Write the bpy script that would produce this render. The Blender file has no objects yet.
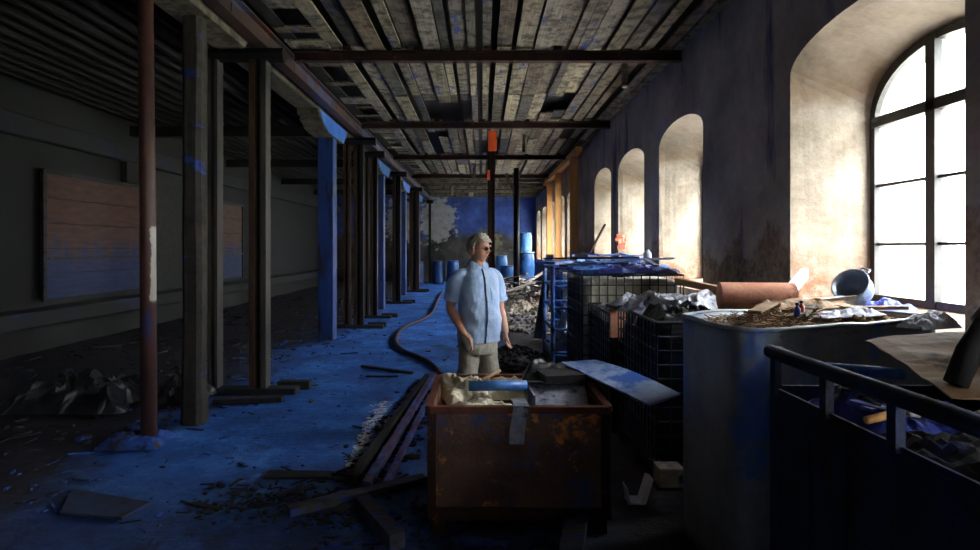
import bpy, bmesh, math, random
from mathutils import Vector, Matrix, noise
random.seed(7)
R = math.radians
SC = bpy.context.scene
COL = SC.collection

# ------------------------------------------------------------------ materials
def lin(h):
    h = h.lstrip('#'); c = [int(h[i:i+2], 16)/255 for i in (0, 2, 4)]
    return tuple((x/12.92 if x <= .04045 else ((x+.055)/1.055)**2.4) for x in c) + (1,)

class NT:
    def __init__(s, name):
        s.m = bpy.data.materials.new(name); s.m.use_nodes = True
        s.t = s.m.node_tree; s.N = s.t.nodes; s.b = s.N['Principled BSDF']; s.out = s.N['Material Output']
        s.tc = s.N.new('ShaderNodeTexCoord')
    def link(s, a, b): s.t.links.new(a, b)
    def coord(s, scale=(1, 1, 1), kind='Object', loc=(0, 0, 0)):
        mp = s.N.new('ShaderNodeMapping'); mp.inputs['Scale'].default_value = scale; mp.inputs['Location'].default_value = loc
        s.link(s.tc.outputs[kind], mp.inputs['Vector']); return mp.outputs[0]
    def noise(s, vec, scale, detail=6, rough=.6, dist=0):
        n = s.N.new('ShaderNodeTexNoise'); n.inputs['Scale'].default_value = scale
        n.inputs['Detail'].default_value = detail; n.inputs['Roughness'].default_value = rough; n.inputs['Distortion'].default_value = dist
        s.link(vec, n.inputs['Vector']); return n.outputs['Fac']
    def ramp(s, fac, stops):
        r = s.N.new('ShaderNodeValToRGB'); e = r.color_ramp.elements
        while len(e) < len(stops): e.new(.5)
        for i, (p, c) in enumerate(stops):
            e[i].position = p; e[i].color = lin(c) if isinstance(c, str) else (c, c, c, 1)
        s.link(fac, r.inputs[0]); return r.outputs[0]
    def mix(s, fac, a, b, mode='MIX'):
        m = s.N.new('ShaderNodeMix'); m.data_type = 'RGBA'; m.blend_type = mode
        for v, i in ((fac, 0), (a, 6), (b, 7)):
            if isinstance(v, (int, float)): m.inputs[i].default_value = v if i == 0 else (v, v, v, 1)
            elif isinstance(v, str): m.inputs[i].default_value = lin(v)
            elif isinstance(v, tuple): m.inputs[i].default_value = v
            else: s.link(v, m.inputs[i])
        return m.outputs[2]
    def math(s, op, a, b=0.0, clamp=False):
        m = s.N.new('ShaderNodeMath'); m.operation = op; m.use_clamp = clamp
        for v, i in ((a, 0), (b, 1)):
            if isinstance(v, (int, float)): m.inputs[i].default_value = v
            else: s.link(v, m.inputs[i])
        return m.outputs[0]
    def sep(s, vec):
        n = s.N.new('ShaderNodeSeparateXYZ'); s.link(vec, n.inputs[0]); return n.outputs
    def bump(s, h, strength=.5, dist=.02):
        b = s.N.new('ShaderNodeBump'); b.inputs['Strength'].default_value = strength; b.inputs['Distance'].default_value = dist
        s.link(h, b.inputs['Height']); s.link(b.outputs[0], s.b.inputs['Normal'])
    def color(s, c):
        if isinstance(c, str): s.b.inputs['Base Color'].default_value = lin(c)
        else: s.link(c, s.b.inputs['Base Color'])
    def set(s, rough=.7, metal=0, **k):
        s.b.inputs['Roughness'].default_value = rough; s.b.inputs['Metallic'].default_value = metal
        for a, v in k.items(): s.b.inputs[a.replace('_', ' ')].default_value = v
        return s.m

def grime(name, a, b, spot=None, spot_at=.6, scale=4, stretch=(1, 1, 1), rough=.75, metal=0, bump=.4, spot_scale=None, fine=40, kind='Object', spot2=None, spot2_at=.62):
    """Two mottled tones, with patches of a third and fourth colour."""
    m = NT(name); v = m.coord(stretch, kind)
    n = m.noise(v, scale); c = m.ramp(n, [(.3, a), (.7, b)])
    f = m.noise(v, fine, 4, .7)
    c = m.mix(.35, c, m.ramp(f, [(.25, .25), (.75, 1.0)]), 'MULTIPLY')
    if spot:
        v2 = m.coord(stretch, kind, (3.1, 7.7, 1.3))
        k = m.ramp(m.noise(v2, spot_scale or scale*.8, 8, .68), [(spot_at-.03, 0.0), (spot_at+.04, 1.0)])
        c = m.mix(k, c, spot)
    if spot2:
        v3 = m.coord(stretch, kind, (13.1, 2.7, 6.3))
        k = m.ramp(m.noise(v3, (spot_scale or scale*.8)*1.4, 8, .7), [(spot2_at-.02, 0.0), (spot2_at+.03, 1.0)])
        c = m.mix(k, c, spot2)
    m.color(c)
    if bump: m.bump(m.math('ADD', n, m.math('MULTIPLY', f, .4)), bump, .01)
    return m.set(rough, metal)

def board_mat(name, tones, blue=.66, rough=.8, axis='Y', spot='#1d3a9a', spot2=None):
    """Weathered boards: each loose board has its own tone, long grain, stray blue paint."""
    m = NT(name)
    g = m.N.new('ShaderNodeNewGeometry')
    st = {'Y': (12, .5, 12), 'Z': (9, 9, .6), 'X': (.6, 9, 9)}[axis]
    n = m.noise(m.coord(st), 3.5, 8, .7); n2 = m.noise(m.coord((1, 1, 1)), 7, 5, .65)
    base = m.ramp(g.outputs['Random Per Island'], [(i/(len(tones)-1), t) for i, t in enumerate(tones)])
    c = m.mix(.75, base, m.ramp(n, [(.3, .18), (.62, 1.0)]), 'MULTIPLY')
    c = m.mix(.8, c, m.ramp(n2, [(.38, .08), (.54, 1.0)]), 'MULTIPLY')
    k = m.ramp(m.noise(m.coord((1.6, .5, 1.6), loc=(4, 2, 9)), 3, 7, .7), [(blue, 0.0), (blue+.05, 1.0)])
    c = m.mix(k, c, spot)
    if spot2:
        k = m.ramp(m.noise(m.coord((1.6, .7, 1.6), loc=(1, 12, 5)), 3, 7, .7), [(.64, 0.0), (.7, 1.0)])
        c = m.mix(k, c, spot2)
    m.color(c); m.bump(n, .5, .01)
    return m.set(rough)

M = {}
# floor: brown dirt to the sides, blue pigment dust trodden along the walkway
def floor_mat():
    m = NT('floor_blue_dust'); v = m.coord()
    x, y, z = m.sep(v)
    wob = m.math('MULTIPLY', m.math('SUBTRACT', m.noise(v, .7, 5), .5), 2.6)
    xx = m.math('ADD', x, wob)
    left = m.ramp(m.math('ADD', m.math('MULTIPLY', xx, .25), 1.0), [(.18, 0.0), (.36, 1.0)])
    right = m.ramp(m.math('ADD', m.math('MULTIPLY', xx, .25), .5), [(.5, 1.0), (.66, 0.0)])
    k = m.math('MULTIPLY', left, right)
    near = m.ramp(m.math('ADD', m.math('MULTIPLY', m.math('ADD', y, m.math('MULTIPLY', m.math('SUBTRACT', m.noise(v, 1.1, 6), .5), 2.5)), .1), 0.0), [(.34, .3), (.5, 1.0)])  # thins the blue near the camera: darkening painted in place of vignette shade
    fine = m.noise(v, 9, 10, .72); mid = m.noise(v, 1.6, 6, .6)
    blue = m.ramp(m.math('ADD', m.math('MULTIPLY', mid, .6), m.math('MULTIPLY', fine, .4)), [(.3, '#123470'), (.48, '#225cb4'), (.66, '#4a90e8')])
    dirt_shade = m.ramp(fine, [(.3, '#0c0b10'), (.55, '#262430'), (.75, '#4a4650')])
    patch = m.ramp(m.noise(m.coord(loc=(5, 1, 0)), 1.3, 8, .68), [(.57, 1.0), (.66, 0.15)])
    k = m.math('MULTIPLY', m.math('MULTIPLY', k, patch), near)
    c = m.mix(k, dirt_shade, blue)
    c = m.mix(m.ramp(m.noise(v, 30, 6, .8), [(.66, 0.0), (.75, .8)]), c, '#7d93c4')
    c = m.mix(m.ramp(m.noise(v, 14, 8, .8), [(.34, .8), (.43, 0.0)]), c, '#0a0c18')
    m.color(c)
    m.bump(m.math('ADD', fine, m.math('MULTIPLY', mid, 1.5)), .8, .04)
    return m.set(.62)
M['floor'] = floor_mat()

def plaster_mat(name, lo, hi, blue, blue_at=.55, brown='#5d4a3c', brown_lvl=1.75):
    m = NT(name); v = m.coord()
    x, y, z = m.sep(v)
    n = m.noise(v, 1.1, 8, .62); f = m.noise(v, 14, 8, .7)
    c = m.ramp(n, [(.3, lo), (.7, hi)])
    c = m.mix(.25, c, m.ramp(f, [(.3, .35), (.7, 1.0)]), 'MULTIPLY')
    # run-down blue streaks, tall and thin
    s = m.ramp(m.noise(m.coord((1, 1.2, .22), loc=(2, 3, 1)), 1.5, 7, .62), [(blue_at, 0.0), (blue_at+.1, .85)])
    c = m.mix(s, c, blue)
    # lost plaster along the bottom, ragged edge
    h = m.math('ADD', z, m.math('MULTIPLY', m.math('SUBTRACT', m.noise(v, 1.7, 8, .65), .5), 1.6))
    k = m.ramp(m.math('MULTIPLY', h, .25), [(brown_lvl*.25-.02, 1.0), (brown_lvl*.25+.01, 0.0)])
    c = m.mix(m.math('MULTIPLY', k, .8), c, m.mix(m.ramp(f, [(.35, 0.0), (.6, 1.0)]), '#4a3e38', brown))
    m.color(c); m.bump(m.math('ADD', m.math('MULTIPLY', k, -.6), m.math('ADD', n, m.math('MULTIPLY', f, .5))), .6, .03)
    return m.set(.9)
M['wall_r'] = plaster_mat('wall_grey_plaster', '#8c8280', '#d0c6c0', '#2c3870', .575, brown='#a08670', brown_lvl=1.7)

def jamb_mat():
    m = NT('jamb_pale_plaster'); v = m.coord()
    x, y, z = m.sep(v)
    n = m.noise(v, 2.2, 8, .65); f = m.noise(v, 20, 8, .7)
    c = m.ramp(n, [(.3, '#74685a'), (.5, '#918779'), (.72, '#a29a8e')])
    c = m.mix(.3, c, m.ramp(f, [(.3, .4), (.6, 1.0)]), 'MULTIPLY')
    h = m.math('ADD', z, m.math('MULTIPLY', m.math('SUBTRACT', m.noise(v, 3, 8, .7), .5), 1.5))
    k = m.ramp(m.math('MULTIPLY', h, .25), [(.34, .8), (.47, 0.0)])
    c = m.mix(m.math('MULTIPLY', k, m.ramp(m.noise(v, 6, 8, .75), [(.42, 0.0), (.54, 1.0)])), c, '#7c5230')
    # darker brown line where the arch springs
    t = m.ramp(m.math('MULTIPLY', m.math('ADD', z, m.math('MULTIPLY', m.math('SUBTRACT', m.noise(v, 4, 6), .5), .35)), .25), [(.70, 0.0), (.735, .55), (.78, .15)])
    c = m.mix(t, c, '#6e5236')
    m.color(c); m.bump(m.math('ADD', n, m.math('MULTIPLY', f, .5)), .5, .02)
    return m.set(.9)
M['jamb'] = jamb_mat()

def back_mat():
    m = NT('wall_blue_peeling'); v = m.coord()
    x, y, z = m.sep(v)
    n = m.noise(v, .9, 8, .65); f = m.noise(v, 3, 8, .7)
    blue = m.ramp(n, [(.3, '#1c2c5c'), (.5, '#34509c'), (.7, '#4c6cc4')])
    low = m.ramp(m.noise(v, .8, 8, .6), [(.35, '#1c1c22'), (.65, '#5c5850')])
    h = m.math('ADD', z, m.math('MULTIPLY', m.math('SUBTRACT', m.noise(v, .8, 8, .6), .5), 2.4))
    c = m.mix(m.ramp(m.math('MULTIPLY', h, .25), [(.5, 0.0), (.66, 1.0)]), low, blue)
    for cx, cz, r_, at in ((-3.8, 3.0, 1.15, .30), (-2.15, 3.0, 1.0, .22), (.3, 1.6, 1.5, .52)):
        dx = m.math('MULTIPLY', m.math('SUBTRACT', x, cx), 1/r_); dz = m.math('MULTIPLY', m.math('SUBTRACT', z, cz), .8/r_)
        d = m.math('SQRT', m.math('ADD', m.math('MULTIPLY', dx, dx), m.math('MULTIPLY', dz, dz)))
        q = m.math('SUBTRACT', m.math('MULTIPLY', f, 1.6), m.math('MULTIPLY', d, .62))
        c = m.mix(m.ramp(q, [(at, 0.0), (at+.09, .9)]), c, '#a8a7a6' if cz > 2 else '#6a6450')
    c = m.mix(.5, c, m.ramp(f, [(.35, .3), (.6, 1.0)]), 'MULTIPLY')
    m.color(c); m.bump(n, .4, .03)
    return m.set(.85)
M['back'] = back_mat()
M['ledge'] = grime('concrete_blue_stained', '#0d0d10', '#1c1b20', '#121a40', .58, 2)
M['pale_wall'] = grime('pale_bounce_tone', '#8a8680', '#b4b0a8', None, scale=1.2)  # unseen front wall made pale to bounce light into the hall
M['wall_l'] = grime('wall_darkened_bay', '#080809', '#121112', '#0c1024', .66, 1.2)  # base tone darkened to imitate the unlit side bay
M['boards'] = board_mat('ceiling_boards', ['#625e50', '#aca28a', '#4c4e46', '#c2b698', '#6e6454', '#a0988a', '#3e3e3a', '#8e7e66'], .60, spot='#24408c', spot2='#8a5226')
M['boards_dark'] = board_mat('ceiling_boards_dark', ['#100f0d', '#1e1b18', '#161410', '#2a261f'], .68)  # darkened copy of the ceiling boards, shade of the side bay in the colour
M['void'] = grime('dark_underlayer', '#0b0a0a', '#1b1815', None, scale=3)
M['old_wood'] = board_mat('old_beam_wood', ['#332e28', '#3e382f', '#2c2722'], .6, axis='Z')
M['old_wood_y'] = board_mat('old_beam_wood_long', ['#62594b', '#7a705e', '#524a40'], .64, axis='Y')
M['new_wood'] = grime('tan_timber', '#b98248', '#dca264', '#8c6038', .66, 3, (3, 3, .3), .6)
M['blue_wood'] = grime('blue_painted_timber', '#12285c', '#244c98', '#1e1e28', .56, 3, (2, 2, .35), .55, spot2='#9cb0d8', spot2_at=.68)
M['blue_paint'] = grime('bright_blue_paint', '#2458b4', '#4682dc', '#1c3670', .66, 3, rough=.5)
M['rust'] = grime('rusty_steel', '#241816', '#4a2c22', '#262840', .6, 5, rough=.65, metal=.3, spot2='#7c4626')
M['rust_girder'] = grime('rust_brown_girder', '#33282a', '#5c463f', '#4a5070', .54, 3, (1, .4, 1), .55, .3, spot2='#8c3a20')
def pole_mat():
    m = NT('red_lead_paint'); v = m.coord((1, 1, .5)); x, y, z = m.sep(m.coord())
    c = m.ramp(m.noise(v, 5, 8, .65), [(.3, '#2e1c1a'), (.7, '#54342c')])
    c = m.mix(m.ramp(m.noise(m.coord((1, 1, .4), loc=(4, 4, 4)), 4, 8, .7), [(.6, 0.0), (.66, .8)]), c, '#28305a')
    w = m.math('MULTIPLY', m.math('SUBTRACT', m.noise(m.coord(), 7, 5), .5), .06)
    k = m.math('MULTIPLY', m.ramp(m.math('ADD', m.math('ADD', x, w), .5), [(.535, 0.0), (.54, 1.0)]), m.ramp(m.math('MULTIPLY', m.math('ADD', z, w), .25), [(.30, 0.0), (.302, 1.0), (.45, 1.0), (.452, 0.0)]))
    c = m.mix(k, c, '#a8a29a')
    m.color(c); m.bump(m.noise(v, 20), .3, .01); return m.set(.55)
M['red_rust'] = pole_mat()
M['orange'] = grime('orange_primer', '#d8481c', '#f0602a', '#8c2f18', .62, 6, rough=.5)
M['black_steel'] = grime('blackened_steel', '#101012', '#26262a', '#4a3a30', .64, 5, rough=.5, metal=.4)
M['grey_steel'] = grime('dull_grey_steel', '#383632', '#57534c', '#3c3550', .62, 4, (2, 2, .5), .55, .3)
M['brown_steel'] = grime('brown_rust_steel', '#2e2018', '#4e3828', '#201c1c', .6, 4, (2, 2, .4), .6, .2)
M['bin'] = grime('bin_rusty_sheet', '#4c3830', '#8a6a5a', '#3c4c7c', .55, 3.2, rough=.5, metal=.1, spot2='#d8863c', spot2_at=.57, bump=.9)
M['bin_rim'] = grime('bin_red_rim', '#5c342a', '#8a5440', '#4a3a44', .6, 6, rough=.5, metal=.3, spot2='#c8854a', spot2_at=.64)
M['tank'] = grime('tank_grey_blue_plate', '#6c747c', '#a0aab2', '#5a7cc0', .56, 2.6, rough=.42, metal=.0, spot2='#8a7a66', spot2_at=.7)
M['crate'] = grime('stillage_dark_blue', '#141c30', '#24345c', '#181820', .56, 5, rough=.85, metal=0)
M['blue_steel'] = grime('blue_cage_paint', '#1c4090', '#4a84d8', '#1a1e34', .56, 6, rough=.45, metal=0, spot2='#a8c0ea', spot2_at=.62)
M['wire'] = grime('cage_wire', '#2a2e36', '#4c525e', '#24346c', .58, 6, rough=.5, metal=.1)
M['ibc_white'] = grime('ibc_stained_white', '#b4b0a0', '#f0ead4', '#3f6cc8', .64, 2.5, rough=.5)
M['ibc_black'] = grime('ibc_soiled_black', '#1c1e22', '#3c3e46', '#26366e', .6, 3, rough=.35)
M['barrel'] = grime('barrel_blue_plastic', '#24508c', '#3668a8', '#14284f', .62, 3, rough=.4, bump=.1)
M['barrel_dk'] = grime('barrel_navy_plastic', '#12254e', '#1c3c7c', '#0c1226', .6, 3, rough=.45, bump=.1)
M['barrel_lt'] = grime('barrel_pale_blue', '#3f86d8', '#7ab4ee', '#1f3e80', .66, 3, rough=.4, bump=.1)
M['lid'] = grime('lid_off_white', '#a9b6c4', '#dfe6ea', rough=.5, bump=.1)
M['sack'] = grime('sack_cream', '#bcae90', '#f4ecd8', '#c08838', .62, 5, rough=.75, spot2='#5c6ea0', spot2_at=.7)
M['film'] = grime('film_grey_white', '#6c7488', '#d6dae4', '#2c3450', .58, 6, rough=.35)
M['film_dk'] = grime('film_dark_grey', '#14161c', '#34363c', '#5a564c', .64, 5, rough=.4)
M['cloth_blue'] = grime('cloth_blue_violet', '#1c2a78', '#4a5cc8', '#16182c', .58, 6, rough=.7)
M['cloth_white'] = grime('cloth_white', '#b8c0d8', '#eef0f6', '#4a64a8', .64, 6, rough=.8)
M['card'] = grime('cardboard_brown', '#7c5f42', '#a98762', '#4a3c30', .6, 4, rough=.8)
M['card_grey'] = grime('speckled_board', '#6e7488', '#a6a9b8', '#33384c', .58, 18, rough=.8)
M['panel_blue'] = grime('sheet_blue_white', '#7c98cc', '#c2d4ee', '#2e5cb4', .54, 4, rough=.45, spot2='#6a4a34', spot2_at=.68)
M['tube_pink'] = grime('clay_tube', '#c07a5e', '#e0a488', '#8c4a34', .62, 5, rough=.6)
M['straw'] = grime('dry_straw_dust', '#6a4e34', '#b29066', '#2a2220', .58, 14, rough=.9, bump=1)
M['rubble'] = grime('rubble_grey', '#3a3634', '#85807a', '#2a3870', .58, 8, rough=.9)
M['rubble_lt'] = grime('rubble_pale', '#7c746c', '#d4cabc', '#4a5a98', .6, 8, rough=.9)
M['rubble_blue'] = grime('rubble_blue_dust', '#14265e', '#3562c0', '#1a1a24', .52, 8, rough=.9)
M['pipe_blue'] = grime('pipe_blue', '#2a62b8', '#5a96e0', '#142c60', .62, 6, rough=.35, bump=.1)
M['rubber'] = grime('hose_rubber', '#241c2a', '#4c3c48', '#34407c', .6, 8, rough=.5, bump=.1)
M['rail'] = grime('rail_violet_rust', '#4c3c60', '#86709c', '#5a78c8', .52, 6, rough=.5, metal=.3)
M['char_shade'] = grime('charred_shade_dark', '#0c0c0f', '#232226', '#1a2a58', .6, 6, rough=.8)  # also stands in for shade on the prop webs and the block's shaft
M['plank'] = grime('plank_dusty', '#2a2830', '#54505a', '#24408c', .56, 5, (.6, 4, 4), .8)
M['bowl'] = grime('bowl_enamel_dark', '#4a5668', '#6e7e94', '#8aa8d0', .66, 5, rough=.3, metal=.2)
M['brick'] = grime('brick_red', '#6a3022', '#a0523a', '#c8b8a0', .62, 9, rough=.9)
M['powder'] = grime('white_powder', '#c8d2e4', '#f0f4fa', rough=.9)
M['rubble_dk'] = grime('rubble_dark', '#15141a', '#403c40', '#1c2a58', .58, 8, rough=.9)
M['frame'] = grime('window_black_paint', '#0c0c0c', '#1c1a18', '#3a3028', .64, 8, rough=.5)
M['facade'] = grime('facade_white', '#d8d8d4', '#f0f0ee', None, scale=1, rough=.9, bump=0)
M['grass'] = grime('grass_green', '#5c8040', '#8cae60', None, scale=3, rough=.9)
M['yard'] = grime('yard_pale_gravel', '#b8b4ac', '#d6d2ca', None, scale=3, rough=.9)
M['scaff'] = grime('scaffold_grey', '#9a9c9e', '#c0c2c4', None, scale=3, rough=.5, bump=0)

def door_panel_mat():
    m = NT('door_boards_brown_blue'); v = m.coord()
    x, y, z = m.sep(v)
    n = m.noise(m.coord((1, 1, 6)), 2.5, 8, .65)
    c = m.ramp(n, [(.3, '#2e1b13'), (.7, '#583629')])
    h = m.math('ADD', z, m.math('MULTIPLY', m.math('SUBTRACT', m.noise(m.coord((1, 2.5, .5)), 2, 7, .7), .5), 1.6))
    c = m.mix(m.ramp(m.math('MULTIPLY', h, .4), [(.24, 1.0), (.40, 0.0)]), c, m.ramp(n, [(.3, '#10183a'), (.7, '#22305e')]))
    k = m.ramp(m.noise(m.coord((1, 3, .3), loc=(0, 3, 2)), 1.6, 6, .6), [(.66, 0.0), (.7, .7)])
    c = m.mix(k, c, '#4c4434')
    m.color(c); m.bump(n, .4, .01)
    return m.set(.7)
M['door_panel'] = door_panel_mat()

def glass_mat():
    m = NT('window_glass_dusty')
    tr = m.N.new('ShaderNodeBsdfTransparent'); gl = m.N.new('ShaderNodeBsdfGlossy'); gl.inputs['Roughness'].default_value = .08
    df = m.N.new('ShaderNodeBsdfTranslucent'); df.inputs[0].default_value = (.85, .88, .9, 1)
    a = m.N.new('ShaderNodeMixShader'); b = m.N.new('ShaderNodeMixShader')
    m.link(m.math('ADD', m.math('MULTIPLY', m.ramp(m.noise(m.coord(), 3, 6, .7), [(.4, 0.0), (.7, 1.0)]), .22), .06), a.inputs[0])
    m.link(tr.outputs[0], a.inputs[1]); m.link(df.outputs[0], a.inputs[2])
    b.inputs[0].default_value = .05
    m.link(a.outputs[0], b.inputs[1]); m.link(gl.outputs[0], b.inputs[2]); m.link(b.outputs[0], m.out.inputs[0])
    return m.m
M['glass'] = glass_mat()
def plain(name, c, rough=.6, metal=0, **k):
    m = NT(name); v = m.coord(); m.color(m.mix(.3, c, m.ramp(m.noise(v, 30, 4), [(.3, .6), (.7, 1.0)]), 'MULTIPLY')); return m.set(rough, metal, **k)
M['skin'] = plain('skin', '#e2a68c', .5, 0, Subsurface_Weight=.12, Subsurface_Radius=(.02, .008, .004))
def hair_mat():
    m = NT('hair_grey_white'); n = m.noise(m.coord((3, 1, 1)), 60, 6, .7)
    m.color(m.ramp(n, [(.3, '#8c8478'), (.6, '#d6d0c6')])); m.bump(n, .8, .01); return m.set(.6)
M['hair'] = hair_mat()
def shirt_mat():
    m = NT('shirt_light_blue'); v = m.coord()
    n = m.noise(v, 9, 6, .6); w = m.noise(m.coord((60, 60, 60)), 6, 2)
    m.color(m.mix(.15, m.ramp(n, [(.3, '#98b4e0'), (.7, '#bdd2f2')]), m.ramp(w, [(.4, .6), (.6, 1.0)]), 'MULTIPLY'))
    m.bump(n, .4, .02); return m.set(.8)
M['shirt'] = shirt_mat()
M['collar_in'] = plain('shirt_navy_trim', '#27365e', .8)
M['trouser'] = grime('trousers_stone', '#9c968a', '#c0baac', None, scale=6, rough=.85, bump=.5)
M['shoe'] = plain('shoe_leather', '#1c1814', .4)
M['lens'] = plain('lens_dark_tint', '#241a14', .08)
M['metal_fr'] = plain('glasses_frame', '#3a3430', .3, .6)
M['eye'] = plain('eye_white', '#d8d0c8', .3)
M['iris'] = plain('eye_iris', '#2c3a44', .2)
M['lip'] = plain('lip', '#b0675a', .5)

# ------------------------------------------------------------------ mesh building
class MB:
    def __init__(s): s.b = bmesh.new()
    def _place(s, vs, mtx):
        for v in vs: v.co = mtx @ v.co
    def box(s, x0, x1, y0, y1, z0, z1, mtx=None):
        vs = [s.b.verts.new((x, y, z)) for z in (z0, z1) for y in (y0, y1) for x in (x0, x1)]
        for f in ((0, 2, 3, 1), (4, 5, 7, 6), (0, 1, 5, 4), (2, 6, 7, 3), (0, 4, 6, 2), (1, 3, 7, 5)):
            s.b.faces.new([vs[i] for i in f])
        if mtx: s._place(vs, mtx)
        return vs
    def cbox(s, c, size, rz=0, rx=0, ry=0):
        m = Matrix.Translation(c) @ Matrix.Rotation(rz, 4, 'Z') @ Matrix.Rotation(ry, 4, 'Y') @ Matrix.Rotation(rx, 4, 'X')
        a, b_, c_ = (q/2 for q in size); return s.box(-a, a, -b_, b_, -c_, c_, m)
    def beam(s, p, q, w, h, roll=0):
        p, q = Vector(p), Vector(q); d = q-p; L = d.length
        m = Matrix.Translation(p) @ d.to_track_quat('Y', 'Z').to_matrix().to_4x4() @ Matrix.Rotation(roll, 4, 'Y')
        return s.box(-w/2, w/2, 0, L, -h/2, h/2, m)
    def ibeam(s, p, q, w, h, t=.012, web=.01):
        p, q = Vector(p), Vector(q); d = q-p; L = d.length
        m = Matrix.Translation(p) @ d.to_track_quat('Y', 'Z').to_matrix().to_4x4()
        s.box(-w/2, w/2, 0, L, -h/2, -h/2+t, m); s.box(-w/2, w/2, 0, L, h/2-t, h/2, m); s.box(-web/2, web/2, 0, L, -h/2+t, h/2-t, m)
    def ring_loft(s, rings, cap=True):
        rv = [[s.b.verts.new(p) for p in r] for r in rings]
        n = len(rv[0])
        for a, b in zip(rv, rv[1:]):
            for i in range(n):
                s.b.faces.new((a[i], a[(i+1) % n], b[(i+1) % n], b[i]))
        if cap: s.b.faces.new(rv[0][::-1]); s.b.faces.new(rv[-1])
        return rv
    def tube(s, pts, r, n=10, cap=True, flat=1):
        pts = [Vector(p) for p in pts]; rs = r if isinstance(r, (list, tuple)) else [r]*len(pts)
        rings = []; up = None
        for i, p in enumerate(pts):
            d = (pts[min(i+1, len(pts)-1)]-pts[max(i-1, 0)]).normalized()
            if up is None: up = Vector((0, 0, 1)) if abs(d.z) < .9 else Vector((0, 1, 0))
            sx = d.cross(up).normalized(); up = sx.cross(d).normalized()
            rings.append([p + sx*math.cos(t)*rs[i] + up*math.sin(t)*rs[i]*flat for t in [2*math.pi*k/n for k in range(n)]])
        return s.ring_loft(rings, cap)
    def lathe(s, prof, c=(0, 0, 0), n=24, mtx=None):
        rings = [[Vector((c[0]+r*math.cos(2*math.pi*k/n), c[1]+r*math.sin(2*math.pi*k/n), c[2]+z)) for k in range(n)] for r, z in prof]
        rv = s.ring_loft(rings)
        if mtx: s._place([v for r in rv for v in r], mtx)
        return rv
    def prism(s, poly, z0, z1):
        a = [s.b.verts.new((x, y, z0)) for x, y in poly]; b = [s.b.verts.new((x, y, z1)) for x, y in poly]; n = len(poly)
        for i in range(n): s.b.faces.new((a[i], a[(i+1) % n], b[(i+1) % n], b[i]))
        s.b.faces.new(a[::-1]); s.b.faces.new(b)
        return a+b
    def grid(s, nx, ny, fn):
        v = [[s.b.verts.new(fn(i/nx, j/ny)) for j in range(ny+1)] for i in range(nx+1)]
        for i in range(nx):
            for j in range(ny): s.b.faces.new((v[i][j], v[i+1][j], v[i+1][j+1], v[i][j+1]))
        return v
    def rock(s, c, r, rnd=random, flat=1):
        r_ = bmesh.ops.create_icosphere(s.b, subdivisions=1, radius=1)
        rot = Matrix.Rotation(rnd.random()*6, 3, 'Z') @ Matrix.Rotation(rnd.random()*6, 3, 'X')
        sc = Vector((rnd.uniform(.6, 1.4), rnd.uniform(.5, 1.1), rnd.uniform(.4, .9)))
        for v in r_['verts']:
            k = rnd.uniform(.75, 1.1)
            p = rot @ Vector((v.co.x*sc.x*k, v.co.y*sc.y*k, v.co.z*sc.z*k))
            v.co = Vector(c) + Vector((p.x*r, p.y*r, p.z*r*flat))
    def jitter(s, a, sc=3):
        for v in s.b.verts: v.co += noise.noise_vector(v.co*sc)*a
    def build(s, name, mat, parent=None, smooth=False, bevel=0, mods=()):
        bmesh.ops.recalc_face_normals(s.b, faces=s.b.faces)
        me = bpy.data.meshes.new(name); s.b.to_mesh(me); s.b.free()
        me.materials.append(M[mat] if isinstance(mat, str) else mat)
        if smooth:
            for p in me.polygons: p.use_smooth = True
        o = bpy.data.objects.new(name, me); COL.objects.link(o)
        if parent: o.parent = parent
        if bevel:
            b = o.modifiers.new('edge', 'BEVEL'); b.width = bevel; b.segments = 2; b.limit_method = 'ANGLE'
        for t, kw in mods:
            q = o.modifiers.new(t.lower(), t)
            for k, v in kw.items(): setattr(q, k, v)
        return o

def tag(o, label=None, cat=None, group=None, kind=None):
    if label: o['label'] = label
    if cat: o['category'] = cat
    if group: o['group'] = group
    if kind: o['kind'] = kind
    return o
def thing(name, loc, label, cat, group=None, rz=0):
    o = bpy.data.objects.new(name, None); COL.objects.link(o); o.location = loc; o.rotation_euler = (0, 0, rz); o.empty_display_size = .1
    return tag(o, label, cat, group)
def copy_tree(o, parent=None):
    c = o.copy(); COL.objects.link(c); c.parent = parent
    for ch in [q for q in KIDS(o)]: copy_tree(ch, c)
    return c
def KIDS(o): return [q for q in list(COL.objects) if q.parent == o]
def px(x, y, Y):
    """Where photo pixel (x, y) lies in the hall at depth Y."""
    return Vector(((x-482)/600*Y, Y, 1.63-(y-248)/600*Y))
def smoothpath(pts, n=8):
    P = [Vector(p) for p in pts]; out = []
    for i in range(len(P)-1):
        a, b, c, d = P[max(i-1, 0)], P[i], P[i+1], P[min(i+2, len(P)-1)]
        for k in range(n):
            t = k/n
            out.append(.5*((2*b)+(c-a)*t+(2*a-5*b+4*c-d)*t*t+(3*b-a-3*c+d)*t**3))
    out.append(P[-1]); return out

XR, XL, YB, YF, ZC = 2.6, -7.0, 29.0, -8.0, 4.2
# ------------------------------------------------------------------ room shell
m = MB()
def fz(x, y): return noise.noise(Vector((x*.9, y*.9, 0)))*.018 + noise.noise(Vector((x*4, y*4, 3)))*.012
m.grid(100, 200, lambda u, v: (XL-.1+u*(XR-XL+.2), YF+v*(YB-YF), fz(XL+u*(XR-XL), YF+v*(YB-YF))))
tag(m.build('floor', 'floor', smooth=True), kind='structure')

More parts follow.
